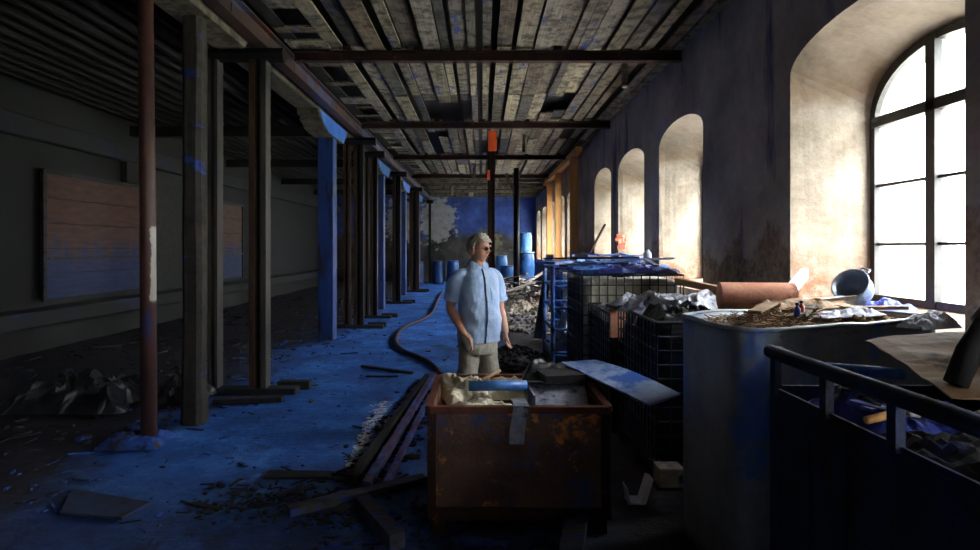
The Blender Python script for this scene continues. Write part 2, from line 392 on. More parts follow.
WIN = [(-7.0, -5.2), (-4.2, -2.4), (-1.2, .65), (3.23, 5.06), (7.06, 8.81), (9.62, 11.45), (12.1, 13.85), (16.4, 18.3), (18.9, 20.8), (21.3, 23.2), (23.9, 26.0), (26.6, 28.5)]  # first three lie unseen behind the camera, added to light what faces it
XG, XO = 3.2, 3.42
def arch(y0, y1, sill, spring, apex, n=20, p=2.0):
    """Points of an arched opening in (y, z): sill corners then over the arch."""
    c, a = (y0+y1)/2, (y1-y0)/2
    pts = [(y0, sill)]
    for k in range(n+1):
        t = math.pi*(1-k/n); cx, sx = math.cos(t), math.sin(t)
        pts.append((c+a*math.copysign(abs(cx)**(2/p), cx), spring+(apex-spring)*abs(sx)**(2/p)))
    pts.append((y1, sill)); return pts
def inner(y0, y1): return arch(y0, y1, 1.12, 3.08, 3.34)
def outer(y0, y1): return arch(y0+.14, y1-.16, 1.2, 2.66, 3.15, p=2.25)
def wall_sheet(x, fn, zt):
    m = MB(); b = m.b
    def q(y0, y1, z0, z1):
        ny = max(1, int((y1-y0)/.25)); nz = max(1, int((z1-z0)/.25))
        m.grid(ny, nz, lambda u, v: (x, y0+u*(y1-y0), z0+v*(z1-z0)))
    prev = YF
    for y0, y1 in WIN:
        pts = fn(y0, y1); a, c = pts[0][0], pts[-1][0]
        q(prev, a, -.1, zt); q(a, c, -.1, pts[0][1])
        for (ya, za), (yb, zb) in zip(pts[1:-1], pts[2:-1]):
            if yb-ya > 1e-5: b.faces.new([b.verts.new(t) for t in ((x, ya, za), (x, yb, zb), (x, yb, zt), (x, ya, zt))])
        prev = c
    q(prev, YB, -.1, zt)
    return m
m = wall_sheet(XR, inner, 4.5)
tag(m.build('wall_right', 'wall_r'), kind='structure')
m = wall_sheet(XO, outer, 4.5)
tag(m.build('wall_right_outer', 'facade'), kind='structure')
for i, (y0, y1) in enumerate(WIN):
    m = MB(); A, B = inner(y0, y1), outer(y0, y1)
    def rag(y, z): return (XR-.002, y, z)
    rings = []
    NS = 8
    for k in range(NS+1):
        t = k/NS; rings.append([(XR+(XG-XR)*t+0, a[0]*(1-t)+b[0]*t, a[1]*(1-t)+b[1]*t) for a, b in zip(A, B)])
    rings.append([(XO, b[0], b[1]) for b in B])
    rv = m.ring_loft(rings, cap=False)
    for r in rv[1:NS]:
        for v in r: v.co += noise.noise_vector(v.co*2.2)*.022
    tag(m.build('trim_%d' % (i+1), 'jamb', smooth=False), kind='structure')
    # window frame in the outer opening
    w = MB()
    yc = (B[0][0]+B[-1][0])/2 + (.1 if i == 3 else 0)
    fw = .055
    cin = Vector(((B[0][0]+B[-1][0])/2, 2.2))
    ins = []
    for (y, z) in B:
        d = cin-Vector((y, z)); ins.append((y+math.copysign(min(fw, abs(d.x)), d.x), z+ (fw if z < 1.3 else -fw*min(1, max(0, (z-2.5)/.4)))))
    x0, x1 = XG-.03, XG+.05
    o0 = [w.b.verts.new((x0, *p)) for p in B]; o1 = [w.b.verts.new((x1, *p)) for p in B]
    i0 = [w.b.verts.new((x0, *p)) for p in ins]; i1 = [w.b.verts.new((x1, *p)) for p in ins]
    n = len(B)
    for k in range(n):
        j = (k+1) % n
        for q in ((o0[k], o0[j], i0[j], i0[k]), (o1[k], i1[k], i1[j], o1[j]), (i0[k], i0[j], i1[j], i1[k])): w.b.faces.new(q)
    def top_at(y):
        for (ya, za), (yb, zb) in zip(B[1:-1], B[2:-1]):
            if ya <= y <= yb and yb > ya: return za+(zb-za)*(y-ya)/(yb-ya)
        return 2.6
    w.box(x0-.01, x1, yc-.045, yc+.045, 1.2, top_at(yc)-.01)
    w.box(x0-.01, x1, B[0][0]+.01, B[-1][0]-.01, 2.6, 2.68)
    for z in (1.66, 2.13): w.box(x0+.015, x1-.02, B[0][0]+.01, B[-1][0]-.01, z-.011, z+.011)
    f = w.build('window_%d' % (i+1), 'frame'); tag(f, kind='structure')
    g = MB(); g.b.faces.new([g.b.verts.new((XG+.012, *p)) for p in B])
    g.build('pane', 'glass', f)
# chipped bricks laid bare at the corner of the third window
t = thing('exposed_brickwork', (XR, 11.3, 1.75), 'red bricks laid bare where plaster fell beside the third tall window niche', 'bricks')
rr = random.Random(3); m = MB()
for r_ in range(4):
    for k in range(3 - (r_ % 2)):
        m.cbox((.06+k*.17-rr.random()*.05, .16, (r_-1.5)*.075), (.15, .09, .062), rr.uniform(-.05, .05))
m.build('bricks', 'brick', t, bevel=.006)

m = MB(); m.grid(40, 16, lambda u, v: (XL+u*(XR-XL), YB, v*4.7-.1)); tag(m.build('wall_back', 'back'), kind='structure')
m = MB(); m.grid(10, 4, lambda u, v: (XL+u*(XR-XL), YF, v*4.7-.1)); tag(m.build('wall_front', 'pale_wall'), kind='structure')
m = MB(); m.box(XL, -3.3, 2.6, 2.8, -.1, 4.4); tag(m.build('wall_light_block', 'wall_l'), kind='structure')  # unseen wall, added to keep light from the rear windows off the side bay
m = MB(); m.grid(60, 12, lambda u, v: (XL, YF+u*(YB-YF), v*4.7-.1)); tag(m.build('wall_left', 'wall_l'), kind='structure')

# ceiling: an underlayer and the weathered boards nailed below it
m = MB(); m.box(XL-.2, XO+.05, YF-.1, YB+.1, 4.42, 4.6)
ceil = tag(m.build('ceiling', 'void'), kind='structure')
rr = random.Random(11)
CB = [3.5, 7.77, 12.1, 16.4, 20.7, 25.0]
brk = [YF, -4, -.5] + [v for c in zip(CB, [5.9, 10.1, 14.2, 18.5, 22.8, 27]) for v in c] + [YB]
HOLES = [(-.98, -.18, 10.6, 12.0), (1.15, 1.5, 10.4, 11.4), (-1.35, -.9, 13.2, 14.1)]
m = MB()
x = -1.98
cols = []
while x < XR-.02:
    w_ = rr.choice([.1, .13, .16, .18, .21]); cols.append((x, min(x+w_, XR-.01))); x += w_ + rr.choice([.01, .02, .04, .06, .09])
for j, (xa, xb) in enumerate(cols):
    for a, b in zip(brk, brk[1:]):
        sh = rr.uniform(-.25, .25) if a not in CB else 0
        if rr.random() < .05 and a > 6: continue
        xm = (xa+xb)/2
        y0, y1 = a+.012, b-.012
        for hx0, hx1, hy0, hy1 in HOLES:
            if hx0 < xm < hx1 and y0 < hy1 and y1 > hy0:
                if hy0-y0 > y1-hy1: y1 = hy0
                else: y0 = hy1
        if y1-y0 < .1: continue
        z = ZC + rr.uniform(-.012, .03) + (.035 if j % 3 == 1 else 0)
        tilt = rr.uniform(-.012, .012); yaw = rr.uniform(-.004, .004)
        if rr.random() < .04: tilt -= .05
        mt = Matrix.Translation(((xa+xb)/2, (y0+y1)/2, z)) @ Matrix.Rotation(yaw, 4, 'Z') @ Matrix.Rotation(rr.uniform(-.06, .06), 4, 'Y') @ Matrix.Rotation(tilt/(y1-y0), 4, 'X')
        m.box(-(xb-xa)/2, (xb-xa)/2, -(y1-y0)/2, (y1-y0)/2, -.014, .014, mt)
# short cross boards and holes beside the girder
y = 5.6
while y < 28.5:
    w_ = rr.choice([.12, .18, .3, .4]); m.cbox((-2.2, y+w_/2, 4.21+rr.uniform(0, .04)), (.5, w_, .028), rr.uniform(-.03, .03)); y += w_+rr.choice([.02, .25, .5, .8])
m.build('ceiling_boards', 'boards', ceil)
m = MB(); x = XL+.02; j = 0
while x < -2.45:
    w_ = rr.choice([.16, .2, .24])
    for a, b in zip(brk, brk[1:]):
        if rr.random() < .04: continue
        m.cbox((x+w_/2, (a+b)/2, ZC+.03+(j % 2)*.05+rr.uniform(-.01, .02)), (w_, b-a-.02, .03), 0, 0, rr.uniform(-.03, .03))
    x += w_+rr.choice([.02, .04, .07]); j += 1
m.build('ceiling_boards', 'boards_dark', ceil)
m = MB()
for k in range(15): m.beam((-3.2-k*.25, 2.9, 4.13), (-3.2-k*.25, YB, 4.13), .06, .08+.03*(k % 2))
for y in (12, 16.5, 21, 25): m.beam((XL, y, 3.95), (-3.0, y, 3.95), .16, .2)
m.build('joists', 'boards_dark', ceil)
m = MB()
for y in (22, 23.2, 24.4, 25.8, 27.2, 28.3): m.beam((-2.35, y, 4.1), (XR, y, 4.1), .14, .14)
m.build('joists', 'old_wood_y', ceil)

# left wall dressings
m = MB(); m.box(XL, XL+.18, 5, YB, 3.3, 3.62); tag(m.build('trim_20', 'ledge', bevel=.02), kind='structure')
m = MB(); m.box(XL, XL+.5, 6.5, YB, .46, .7); m.jitter(.02); tag(m.build('trim_21', 'ledge', bevel=.03), kind='structure')
def panel(y0, y1, z0, z1, label, nrow, parts_from=None):
    t = thing('boarded_panel', (XL+.1, (y0+y1)/2, z0), label, 'wooden panel', 'boarded loading hatches on the side wall')
    m = MB(); h = (z1-z0)/nrow; L = (y1-y0)/2
    for k in range(nrow): m.box(-.02, .03, -L, L, k*h, (k+1)*h-.012)
    m.build('boarding', 'door_panel', t)
    m = MB(); m.box(.03, .06, -L-.04, -L+.03, -.03, z1-z0+.03); m.box(.03, .06, L-.03, L+.04, -.03, z1-z0+.03); m.box(.03, .06, -L, L, z1-z0-.03, z1-z0+.04)
    m.box(.03, .055, -L, L, .62, .67)
    for k in range(7):
        m.cbox((.06, -L+.01, .2+k*(z1-z0-.4)/6), (.015, .05, .05)); m.cbox((.06, L-.01, .2+k*(z1-z0-.4)/6), (.015, .05, .05))
    m.build('edge_frame', 'black_steel', t)
panel(9.4, 12.15, .82, 2.84, 'brown over blue boarded hatch with bolted frame, behind the red round pole', 5)
panel(14.2, 17.2, .82, 2.84, 'smaller looking boarded hatch with blue edges, behind the grey steel props', 5)
m = MB(); m.box(XL+.02, XL+.14, 11.6, 12.0, 2.9, 3.35); m.box(XL+.02, XL+.1, 12.3, 13.6, 1.0, 3.2)
tag(m.build('loose_wall_boards', 'boards_dark'), 'dark boards closing the gap in the side wall between the two hatches', 'boards')

# ------------------------------------------------------------------ exterior
m = MB(); m.box(XO, 40, -20, 60, -.35, -.3); tag(m.build('ground_outside', 'yard'), kind='structure')
m = MB(); m.box(12, 17.5, -20, 60, -.3, -.22); tag(m.build('lawn_outside', 'grass'), kind='structure')
t = thing('white_building', (22, 14, -.3), 'pale white building across the yard seen through the big window', 'building')
m = MB(); m.box(0, 6, -20, 24, 0, 9); m.build('wall', 'facade', t)
m = MB(); m.prism([(-.6, -20.6), (6.6, -20.6), (6.6, 24.6), (-.6, 24.6)], 9, 9.4); m.build('roof', 'scaff', t)
for k in range(9):
    m = MB(); m.box(-.04, .0, -18+k*4.6, -16.6+k*4.6, 3.6, 5.6); m.build('window', 'scaff', t)
t = thing('scaffold', (13.5, 12, -.3), 'grey pole scaffold with a diagonal brace standing outside the big window', 'scaffold')
m = MB()
for k in range(-3, 6): m.tube([(0, k*2, 0), (0, k*2, 8)], .04, 8)
m.build('poles', 'scaff', t)
m = MB()
for z in (2.2, 4.2, 6.2): m.tube([(0, -6, z), (0, 10, z)], .035, 8)
m.tube([(.05, 0, .2), (.05, 4, 6)], .03, 8)
m.build('rails', 'scaff', t)

# ------------------------------------------------------------------ girders, posts and props
t = thing('steel_girder', (-2.5, 0, 3.9), 'long rusty steel girder running the length of the hall over the posts', 'girder')
m = MB(); m.ibeam((0, .5, .115), (0, 28.9, .115), .15, .23, .02, .03); 
for k in range(14): m.cbox((.017, 2+k*2, .1), (.012, .12, .12))
m.build('profile', 'rust_girder', t)
m = MB(); m.beam((-2.8, .8, 4.0), (-2.8, 28.9, 4.0), .3, .3); m.jitter(.01)
tag(m.build('timber_girder', 'old_wood_y', bevel=.015), 'thick old timber girder beside the rusty steel one, resting on the corbels', 'girder')
lab = ['rusty cross rail nearest the big window, below the widest ceiling boards', 'second rusty cross rail along the ceiling, just before the hole in the boards',
       'third cross rail along the ceiling, behind the orange-topped post', 'fourth cross rail along the ceiling, deep in the hall', 'cross rail along the ceiling closest to the blue end wall']
for y, l in zip(CB[1:], lab):
    m = MB(); m.ibeam((-2.42, y, 4.105), (XR-.02, y, 4.105), .12, .13, .016, .02)
    for k in range(5): m.cbox((-1.9+k*.9+(y % .4), y, 4.19), (.1, .2, .05))
    tag(m.build('cross_rail', 'rust'), l, 'ceiling rail', 'rusty cross rails under the ceiling')

def blue_post(y, w, zt, label, mat='blue_wood', x=-2.74, bl=(-1, 1), gus=True, rough_=False):
    t = thing('timber_post', (x, y, 0), label, 'post', 'timber posts under the girder')
    m = MB()
    if rough_:
        n = 10; rings = []
        for k in range(n+1):
            z = zt*k/n; a = w/2*(1+.06*noise.noise(Vector((z*2, y, 0)))+ (.12 if k == 0 else 0))
            rings.append([(math.copysign(min(1, abs(math.cos(q))*1.18), math.cos(q))*a+.01*noise.noise(Vector((z*1.3, q, 1))), math.copysign(min(1, abs(math.sin(q))*1.18), math.sin(q))*a, z) for q in [2*math.pi*i/12 for i in range(12)]])
        m.ring_loft(rings)
    else: m.box(-w/2, w/2, 0, w, 0, zt)
    m.build('shaft', mat, t, bevel=0 if rough_ else .012)
    # corbel: stepped bolster running with the girder
    m = MB(); b0, b1 = bl; wy = .17
    prof = [(b0, 3.85), (b0, 3.74), (b0+.12, 3.74), (b0+.16, 3.68), (b0+.3, 3.66), (b0+.36, 3.6), (b0+.62, zt), (b1-.3, zt), (b1-.16, 3.7), (b1, 3.74), (b1, 3.85)]
    if zt > 3.7: prof = [(b0, 3.85), (b0+.1, zt), (b1-.1, zt), (b1, 3.85)]
    vs = m.prism([(p[0], p[1]) for p in prof], -wy, wy)
    for v in vs: v.co = Vector((v.co.z-.02, v.co.x, v.co.y))
    m.build('corbel', 'old_wood_y' if not gus else 'old_wood_y', t, bevel=.006)
    if gus:
        m = MB(); vs = m.prism([(b0+.02, 3.845), (b0+.3, 3.66), (b0+.62, zt+.01), (b1-.3, zt+.01), (b1-.02, 3.845)], wy-.019, wy-.008)
        for v in vs: v.co = Vector((v.co.z, v.co.x, v.co.y))
        tag(m.build('painted_cheek', 'blue_paint', t), 'bright blue painted side of the corbel')
blue_post(5.6, .18, 3.77, 'rough grey timber post with split grain, beside the red round pole', 'old_wood', -2.68, (-.5, .9), False, True)
blue_post(10.5, .27, 3.57, 'broad blue painted timber post with bright blue corbel cheek')
blue_post(15.9, .27, 3.57, 'blue painted timber post behind the brown and black props')
blue_post(20.6, .24, 3.57, 'narrow looking blue post deep in the row, third of the blue ones')
blue_post(25.2, .24, 3.57, 'last blue timber post of the row before the end wall')

# red round pole
t = thing('round_pole', (-2.72, 4.9, 0), 'red rusty round steel pole with a pale peeled patch, nearest of the poles', 'pole')
m = MB(); m.tube([(0, 0, 0), (-.01, 0, 2), (-.03, 0, 4.12)], [.062, .06, .055], 20); m.build('shaft', 'red_rust', t, smooth=True)
m = MB(); m.lathe([(.075, 0), (.07, .05), (.064, .07)]); m.build('foot_collar', 'black_steel', t)
m = MB(); m.cbox((-.03, 0, 4.13), (.2, .2, .02)); m.build('head_plate', 'rust', t)

def channel(m, x, y, z0, z1, w=.1, d=.14, t=.014, open_dir=1):
    m.box(x-w/2, x+w/2, y-t/2, y+t/2, z0, z1)
    m.box(x-w/2, x-w/2+t, y-d/2, y+d/2, z0, z1); m.box(x+w/2-t, x+w/2, y-d/2, y+d/2, z0, z1)
def prop_frame(y, posts, label, mats, cap=(-3.0, -2.2), sill=True, thick=.15):
    t = thing('prop_frame', (-2.6, y, 0), label, 'prop frame', 'steel prop frames under the girder')
    m = MB(); m.tube([(cap[0]+2.6, 0, 3.8), (cap[1]+2.6, 0, 3.8)], .085, 8); m.build('cap', 'black_steel', t)
    for (x, w), mt in zip(posts, mats):
        z0 = .07 if sill else 0; X = x+2.6; d = thick/2
        m = MB(); m.box(X+w/2-w*.34, X+w/2, -d, d, z0, 3.73); p = m.build('prop', 'grey_steel' if mt == 'grey_steel' else mt, t)
        m = MB(); m.box(X-w/2, X-w/2+w*.34, -d, d, z0, 3.73); m.build('flange', 'brown_steel' if w > .15 else mt, p)
        m = MB(); m.box(X-w/2+w*.34, X+w/2-w*.34, d*.3, d*.6, z0, 3.73); m.build('web', 'char_shade', p)  # web coloured dark in place of the shade between the flanges
    if sill:
        m = MB(); m.box(cap[0]+2.6, cap[1]+2.75, -.1, .08, 0, .07); m.box(.25, .62, .12, .24, 0, .1); m.build('sole_plate', 'char_shade', t, bevel=.008)
prop_frame(6.75, [(-3.0, .11), (-2.5, .19)], 'pair of steel props, grey and brown, under a black cap on a dark sole plate', ['grey_steel', 'grey_steel'], (-3.05, -2.22))
prop_frame(12.2, [(-2.74, .13), (-2.5, .2)], 'brown prop and black prop paired under one cap behind the broad blue post', ['brown_steel', 'black_steel'], (-3.1, -2.15))
prop_frame(13.9, [(-2.68, .12), (-2.5, .16)], 'brown edged dark props standing just before the second blue post', ['brown_steel', 'black_steel'], (-3.0, -2.25))
prop_frame(17.6, [(-2.5, .24)], 'dark brown single prop between the second and third blue posts', ['black_steel'], (-2.8, -2.2))
prop_frame(22.2, [(-2.5, .36)], 'wide dark brown prop between the third and last blue posts', ['brown_steel'], (-2.8, -2.2))
prop_frame(28.2, [(-2.45, .1)], 'thin dark prop just in front of the blue end wall', ['black_steel'], (-2.6, -2.3), False)

# middle posts
def mid_post(x, y, zt, label, mat, w, orange=None):
    t = thing('steel_post', (x, y, 0), label, 'post')
    m = MB(); channel(m, 0, 0, 0, zt, w, .1); m.build('shaft', mat, t)
    if orange:
        m = MB(); m.box(-orange[2]/2, orange[2]/2, -.08, -.06, orange[0], orange[1]); m.box(-w/2-.01, w/2+.01, -.06, .06, orange[0], orange[1]-.04); m.build('head_plate', 'orange', t)
    m = MB(); m.cbox((0, 0, .01), (.2, .2, .02)); m.build('foot_plate', 'black_steel', t)
mid_post(.215, 12.35, 4.04, 'rust brown steel post with a bright orange head plate, behind the man', 'rust', .1, (3.62, 4.03, .18))
mid_post(.19, 15.2, 4.12, 'slim dark steel post with a small orange patch, behind the orange-headed one', 'black_steel', .1, (3.35, 3.6, .11))
t = thing('forked_post', (.98, 17.1, 0), 'black post with forked wooden head brackets, right of the man', 'post')
m = MB(); m.tube([(0, 0, 0), (0, 0, 3.9)], .085, 10); m.build('shaft', 'black_steel', t, smooth=True)
for s_ in (-1, 1):
    m = MB(); m.beam((0, 0, 3.55 if s_ > 0 else 3.1), (.3*s_, 0, 4.15 if s_ > 0 else 3.75), .12, .08); m.build('bracket', 'old_wood_y', t)
# tan timber posts by the wall
for x, y, l in ((2.36, 15.4, 'nearest tan timber post of the row along the window wall'), (2.36, 18.6, 'middle tan timber post of the row along the window wall'), (2.36, 21.0, 'farthest tan timber post of the row along the window wall')):
    m = MB(); m.box(x-.1, x+.1, y-.09, y+.09, 0, 3.95)
    tag(m.build('timber_prop', 'new_wood', bevel=.008), l, 'post', 'tan timber posts along the window wall')
m = MB(); m.beam((2.36, 14.6, 4.03), (2.36, 22.4, 4.03), .16, .15)
tag(m.build('timber_rail', 'new_wood', bevel=.008), 'tan timber rail laid over the tan posts along the window wall', 'rail')
for k, (x, y, dz) in enumerate(((-.25, 19, .3), (.5, 21.5, .35), (-1.2, 24, .45), (-.5, 26, .3), (.95, 13.4, .4), (1.95, 8.2, .33))):
    m = MB(); m.cbox((x, y, 4.16-dz/2), (.12 if k != 3 else .3, .07, dz), .3*k, 0, .1)
    tag(m.build('hanging_board', 'old_wood_y'), ['short board stub hanging from the ceiling past the orange post', 'board stub hanging over the barrels', 'long board stub hanging near the end wall', 'wide board scrap hanging nearest the blue end wall', 'narrow board hanging beside the forked post', 'hanging board end below the first cross rail near the wall'][k], 'board')

# ------------------------------------------------------------------ barrels at the far end
def barrel(x, y, z, r, h, mat, label, lid=True, cover=False, grp='plastic barrels at the end of the hall'):
    t = thing('barrel', (x, y, z), label, 'barrel', grp)
    m = MB(); m.lathe([(r*.86, 0), (r*.95, .03*h), (r, .2*h), (r*.97, .22*h), (r*1.02, .35*h), (r*1.03, .6*h), (r*.98, .74*h), (r, .78*h), (r*.93, .93*h), (r*.84, h)]); m.build('body', mat, t, smooth=True)
    m = MB(); m.lathe([(r*.9, h-.01), (r*.92, h+.02), (r*.86, h+.03)] if lid else [(r*.86, h-.02), (r*.88, h+.01), (r*.8, h+.012)]); m.build('lid', mat, t)
    if cover: m = MB(); m.lathe([(r*1.08, h+.03), (r*1.08, h+.055)]); tag(m.build('cover', 'lid', t), 'off-white round cover')
barrel(-2.0, 27.4, 0, .28, 1.02, 'barrel', 'blue barrel standing at the foot of the end wall, left one of the close pair')
barrel(-1.32, 27.3, 0, .28, 1.04, 'barrel', 'blue barrel at the foot of the end wall, nearer the man of the close pair')
barrel(-2.9, 27.0, 0, .3, 1.0, 'barrel_dk', 'dark navy barrel half hidden behind the last blue post')
barrel(.78, 24, 0, .24, 1.3, 'barrel_lt', 'slim pale blue barrel with light band beside the black forked post')
barrel(1.0, 22.5, 0, .34, .95, 'barrel', 'squat blue barrel sunk in the rubble, behind the black forked post')
barrel(1.72, 23.5, .3, .33, 1.12, 'barrel', 'large blue barrel with an off-white cover that carries the pale one', cover=True)
barrel(2.3, 24.0, 0, .25, 1.1, 'barrel_dk', 'navy barrel beside the large one, towards the windows')
barrel(1.68, 23.5, 1.475, .27, .72, 'barrel_lt', 'pale blue barrel stacked on top of the large one')

# ------------------------------------------------------------------ rubble
def heap(name, cx, cy, rx, ry, h, n, mat, label, cat, seed, size=(.03, .09), z0=0, flat=1):
    r_ = random.Random(seed); m = MB()
    for k in range(n):
        a = r_.random()*6.283; q = math.sqrt(r_.random()); x, y = cx+rx*q*math.cos(a), cy+ry*q*math.sin(a)
        zz = z0 + h*(1-q)**.8*r_.uniform(.75, 1)
        m.rock((x, y, zz), r_.uniform(*size)*(1 if r_.random() < .85 else 1.8), r_, flat)
    m.grid(14, 14, lambda u, v: (lambda a, q: (cx+rx*q*math.cos(a), cy+ry*q*math.sin(a), z0+h*.85*(1-q)**.8+.02*noise.noise(Vector((u*9, v*20, seed)))))(u*6.2832, v))
    return tag(m.build(name, mat), label, cat, kind='stuff')
heap('rubble_heap', 1.2, 18.0, 1.12, 4.2, .75, 520, 'rubble_lt', 'pale rubble heap spread around the foot of the black forked post', 'rubble', 1, (.04, .13))
heap('rubble_heap', 1.2, 12.6, 1.0, 1.3, .4, 300, 'rubble', 'grey brown rubble on the floor in front of the pale heap', 'rubble', 2, (.03, .1))
heap('rubble_heap', .5, 8.2, .5, 1.8, .16, 420, 'rubble_dk', 'dark debris strewn on the floor behind the man towards the blue cage', 'rubble', 3, (.012, .045))
rr = random.Random(21)
for k in range(16):
    x, y = 1.2+rr.uniform(-.8, 1.1), 15.3+rr.uniform(-.8, 4.5); L = rr.uniform(.7, 1.6); a = rr.uniform(-.9, .9); z = .45+rr.uniform(0, .3)
    m = MB(); dx = Vector((math.cos(a), math.sin(a), rr.uniform(-.3, .35)))*L/2
    m.beam(Vector((x, y, z))-dx, Vector((x, y, z))+dx, .13, .03)
    tag(m.build('broken_board', rr.choice(['rubble_lt', 'plank', 'old_wood_y', 'card'])), 'broken board lying on the pale rubble heap by the far barrels', 'board', 'broken boards on the rubble heap')
# debris scattered over the floor
def strew(name, n, region, size, mat, label, seed, flat=.5):
    r_ = random.Random(seed); m = MB()
    for k in range(n):
        x, y = region(r_); s_ = r_.uniform(*size)*(1 if r_.random() < .9 else 2)
        if r_.random() < .3:
            a = r_.random()*3.14; d = Vector((math.cos(a), math.sin(a), r_.uniform(-.1, .1)))*s_*2.2
            p = Vector((x, y, fz(x, y)+s_*.3)); m.beam(p-d, p+d, s_*.6, s_*.25)
        else: m.rock((x, y, fz(x, y)+s_*flat*.4), s_, r_, flat)
    return tag(m.build(name, mat), label, 'debris', kind='stuff')
strew('floor_debris', 380, lambda r: (r.gauss(-3.1, .55), r.uniform(3.6, 14)), (.012, .04), 'rubble_blue', 'small blue dusted chips strewn along the foot of the posts', 31)
strew('floor_debris', 700, lambda r: (r.uniform(-6.6, -2.9), r.uniform(5, 20)), (.015, .06), 'char_shade', 'dark debris covering the floor below the side wall', 32)
strew('floor_debris', 260, lambda r: (r.uniform(-2.6, .2), r.uniform(3, 16)), (.006, .022), 'rubble_blue', 'fine blue crumbs scattered over the walkway', 33)
strew('floor_debris', 60, lambda r: (r.uniform(-2.2, .3), r.uniform(2.8, 12)), (.008, .025), 'rubble', 'grey stone chips scattered over the walkway', 34)
strew('floor_debris', 520, lambda r: (lambda t: (-.95+.3*t+r.gauss(0, .13)+.06, 3.5+3.4*t))(r.random()), (.01, .04), 'char_shade', 'dark crumbled debris along the gutter beside the rails', 35)
strew('floor_debris', 420, lambda r: (lambda t: (-.99-.04*t+r.gauss(0, .02+.02*t), 4.4+2.0*t))(r.random()), (.005, .016), 'powder', 'white powder crumbs along the edge of the gutter', 36)
strew('floor_debris', 260, lambda r: (r.uniform(-.9, .45), r.uniform(3.0, 3.75)), (.01, .035), 'rubble_blue', 'bluish stones around the legs of the rusty bin', 37)
strew('floor_debris', 240, lambda r: (r.gauss(-1.35, .28), r.gauss(3.85, .16)), (.008, .03), 'char_shade', 'dark ash patch on the blue floor beside the black plank', 38)

# ------------------------------------------------------------------ loose things on the floor
P = [(442, 292), (437, 302), (429, 316), (404, 328), (396, 340), (402, 350), (418, 357), (432, 365), (441, 376)]
pts = []
for x_, y_ in P:
    Y = 1.6*600/(y_-248); pts.append(((x_-482)/600*Y, Y, .035))
m = MB(); m.tube(smoothpath(pts, 10), .035, 10)
tag(m.build('hose', 'rubber', smooth=True), 'dark hose snaking over the blue floor towards the rusty bin', 'hose')
def fl(x_, y_, z=0): Y = (1.63-z)*600/(y_-248); return Vector(((x_-482)/600*Y, Y, z))
for a, b, w, h, mat, nm, l in (
    ((434, 378), (366, 492), .06, .06, 'rail', 'rail', 'violet tinged rusty rail lying beside the bin, the brighter of two'),
    ((427, 380), (350, 487), .05, .07, 'char_shade', 'rail', 'black thin rail lying on the gutter side of the bright one'),
    ((430, 400), (386, 490), .04, .05, 'rail', 'pipe', 'short dark bar between the bright rail and the rusty bin'),
    ((288, 517), (425, 484), .09, .05, 'plank', 'plank', 'long black plank lying across the gutter toward the bin'),
    ((362, 512), (398, 552), .09, .09, 'plank', 'plank', 'stubby dark beam end lying below the long black plank'),
    ((362, 368), (412, 375), .06, .03, 'char_shade', 'stick', 'thin dark stick lying on the floor near the hose bend'),
    ((366, 378), (398, 378), .04, .02, 'char_shade', 'stick', 'shorter stick lying next to the thin dark stick'),
    ((214, 404), (283, 402), .12, .05, 'char_shade', 'plank', 'dark flat plank lying in front of the grey prop pair'),
    ((266, 478), (330, 478), .12, .02, 'char_shade', 'plank', 'flat dark scrap lying on the ash patch')):
    p, q = fl(*a), fl(*b); p.z = q.z = h/2+.012; m = MB(); m.beam(p, q, w, h); m.jitter(.006, 5)
    tag(m.build(nm, mat, bevel=.004), l, nm)
m = MB()
a, b, c, d = fl(72, 494), fl(150, 507), fl(122, 523), fl(60, 518)
m.prism([(v.x, v.y) for v in (a, b, c, d)], .02, .035); tag(m.build('floor_sheet', 'crate'), 'thin dark sheet lying flat on the blue floor near the red pole', 'sheet')
m = MB(); a, b, c, d = fl(455, 552), fl(472, 538), fl(512, 547), fl(505, 556)
m.prism([(v.x, v.y) for v in (a, b, c, d)], .035, .05); tag(m.build('scrap_plate', 'rubble_blue'), 'small blue plate lying on the floor in front of the rusty bin', 'plate')
t = thing('leaning_slab', (-2.45, 2.2, 0), 'large dark slab leaning in the dark corner opposite the window', 'slab')
m = MB(); v = m.prism([(-.9, 0), (.42, 0), (.02, 1.2), (-.9, 1.3)], -.03, .03)
for q in v: q.co = Vector((q.co.x, q.co.y*.25+q.co.z, q.co.y*.95+.03))
m.build('panel', 'brown_steel', t, bevel=.01)
m = MB(); m.beam((.4, -.02, .05), (.03, .28, 1.15), .05, .05); m.build('edge_strip', 'black_steel', t)

# crumpled film heap on the dark floor
def crumple(name, c, sx, sy, h, mat, label, cat, seed, rz=0, n=44, th=.004, parent=None, edge=.02, fr=3.2):
    m = MB(); ct, st = math.cos(rz), math.sin(rz)
    def f(u, v):
        a, b = (u-.5)*2, (v-.5)*2
        e = max(0, 1-max(abs(a), abs(b))**4)
        p = Vector((u*sx*fr/ .6, v*sy*fr/.6, seed*3.7))
        nz = math.tanh(noise.fractal(p*.8, 1.1, 2.1, 4)*1.2); r1 = 1-abs(noise.noise(p*1.5+Vector((9, 1, 0))))*2.2; r2 = 1-abs(noise.noise(p*3.6+Vector((2, 6, 0))))*2
        z = edge + e*(h*(.42+.34*nz+.24*r1)+.018*r2)
        x = a*sx/2+.12*sx*noise.noise(p+Vector((5, 5, 5))); y = b*sy/2+.12*sy*noise.noise(p+Vector((1, 7, 2)))
        return (c[0]+x*ct-y*st, c[1]+x*st+y*ct, c[2]+max(z, .008))
    m.grid(n, n, f)
    o = m.build(name, mat, parent, smooth=False, mods=[('SOLIDIFY', dict(thickness=th, offset=1))])
    if label: tag(o, label, cat)
    return o
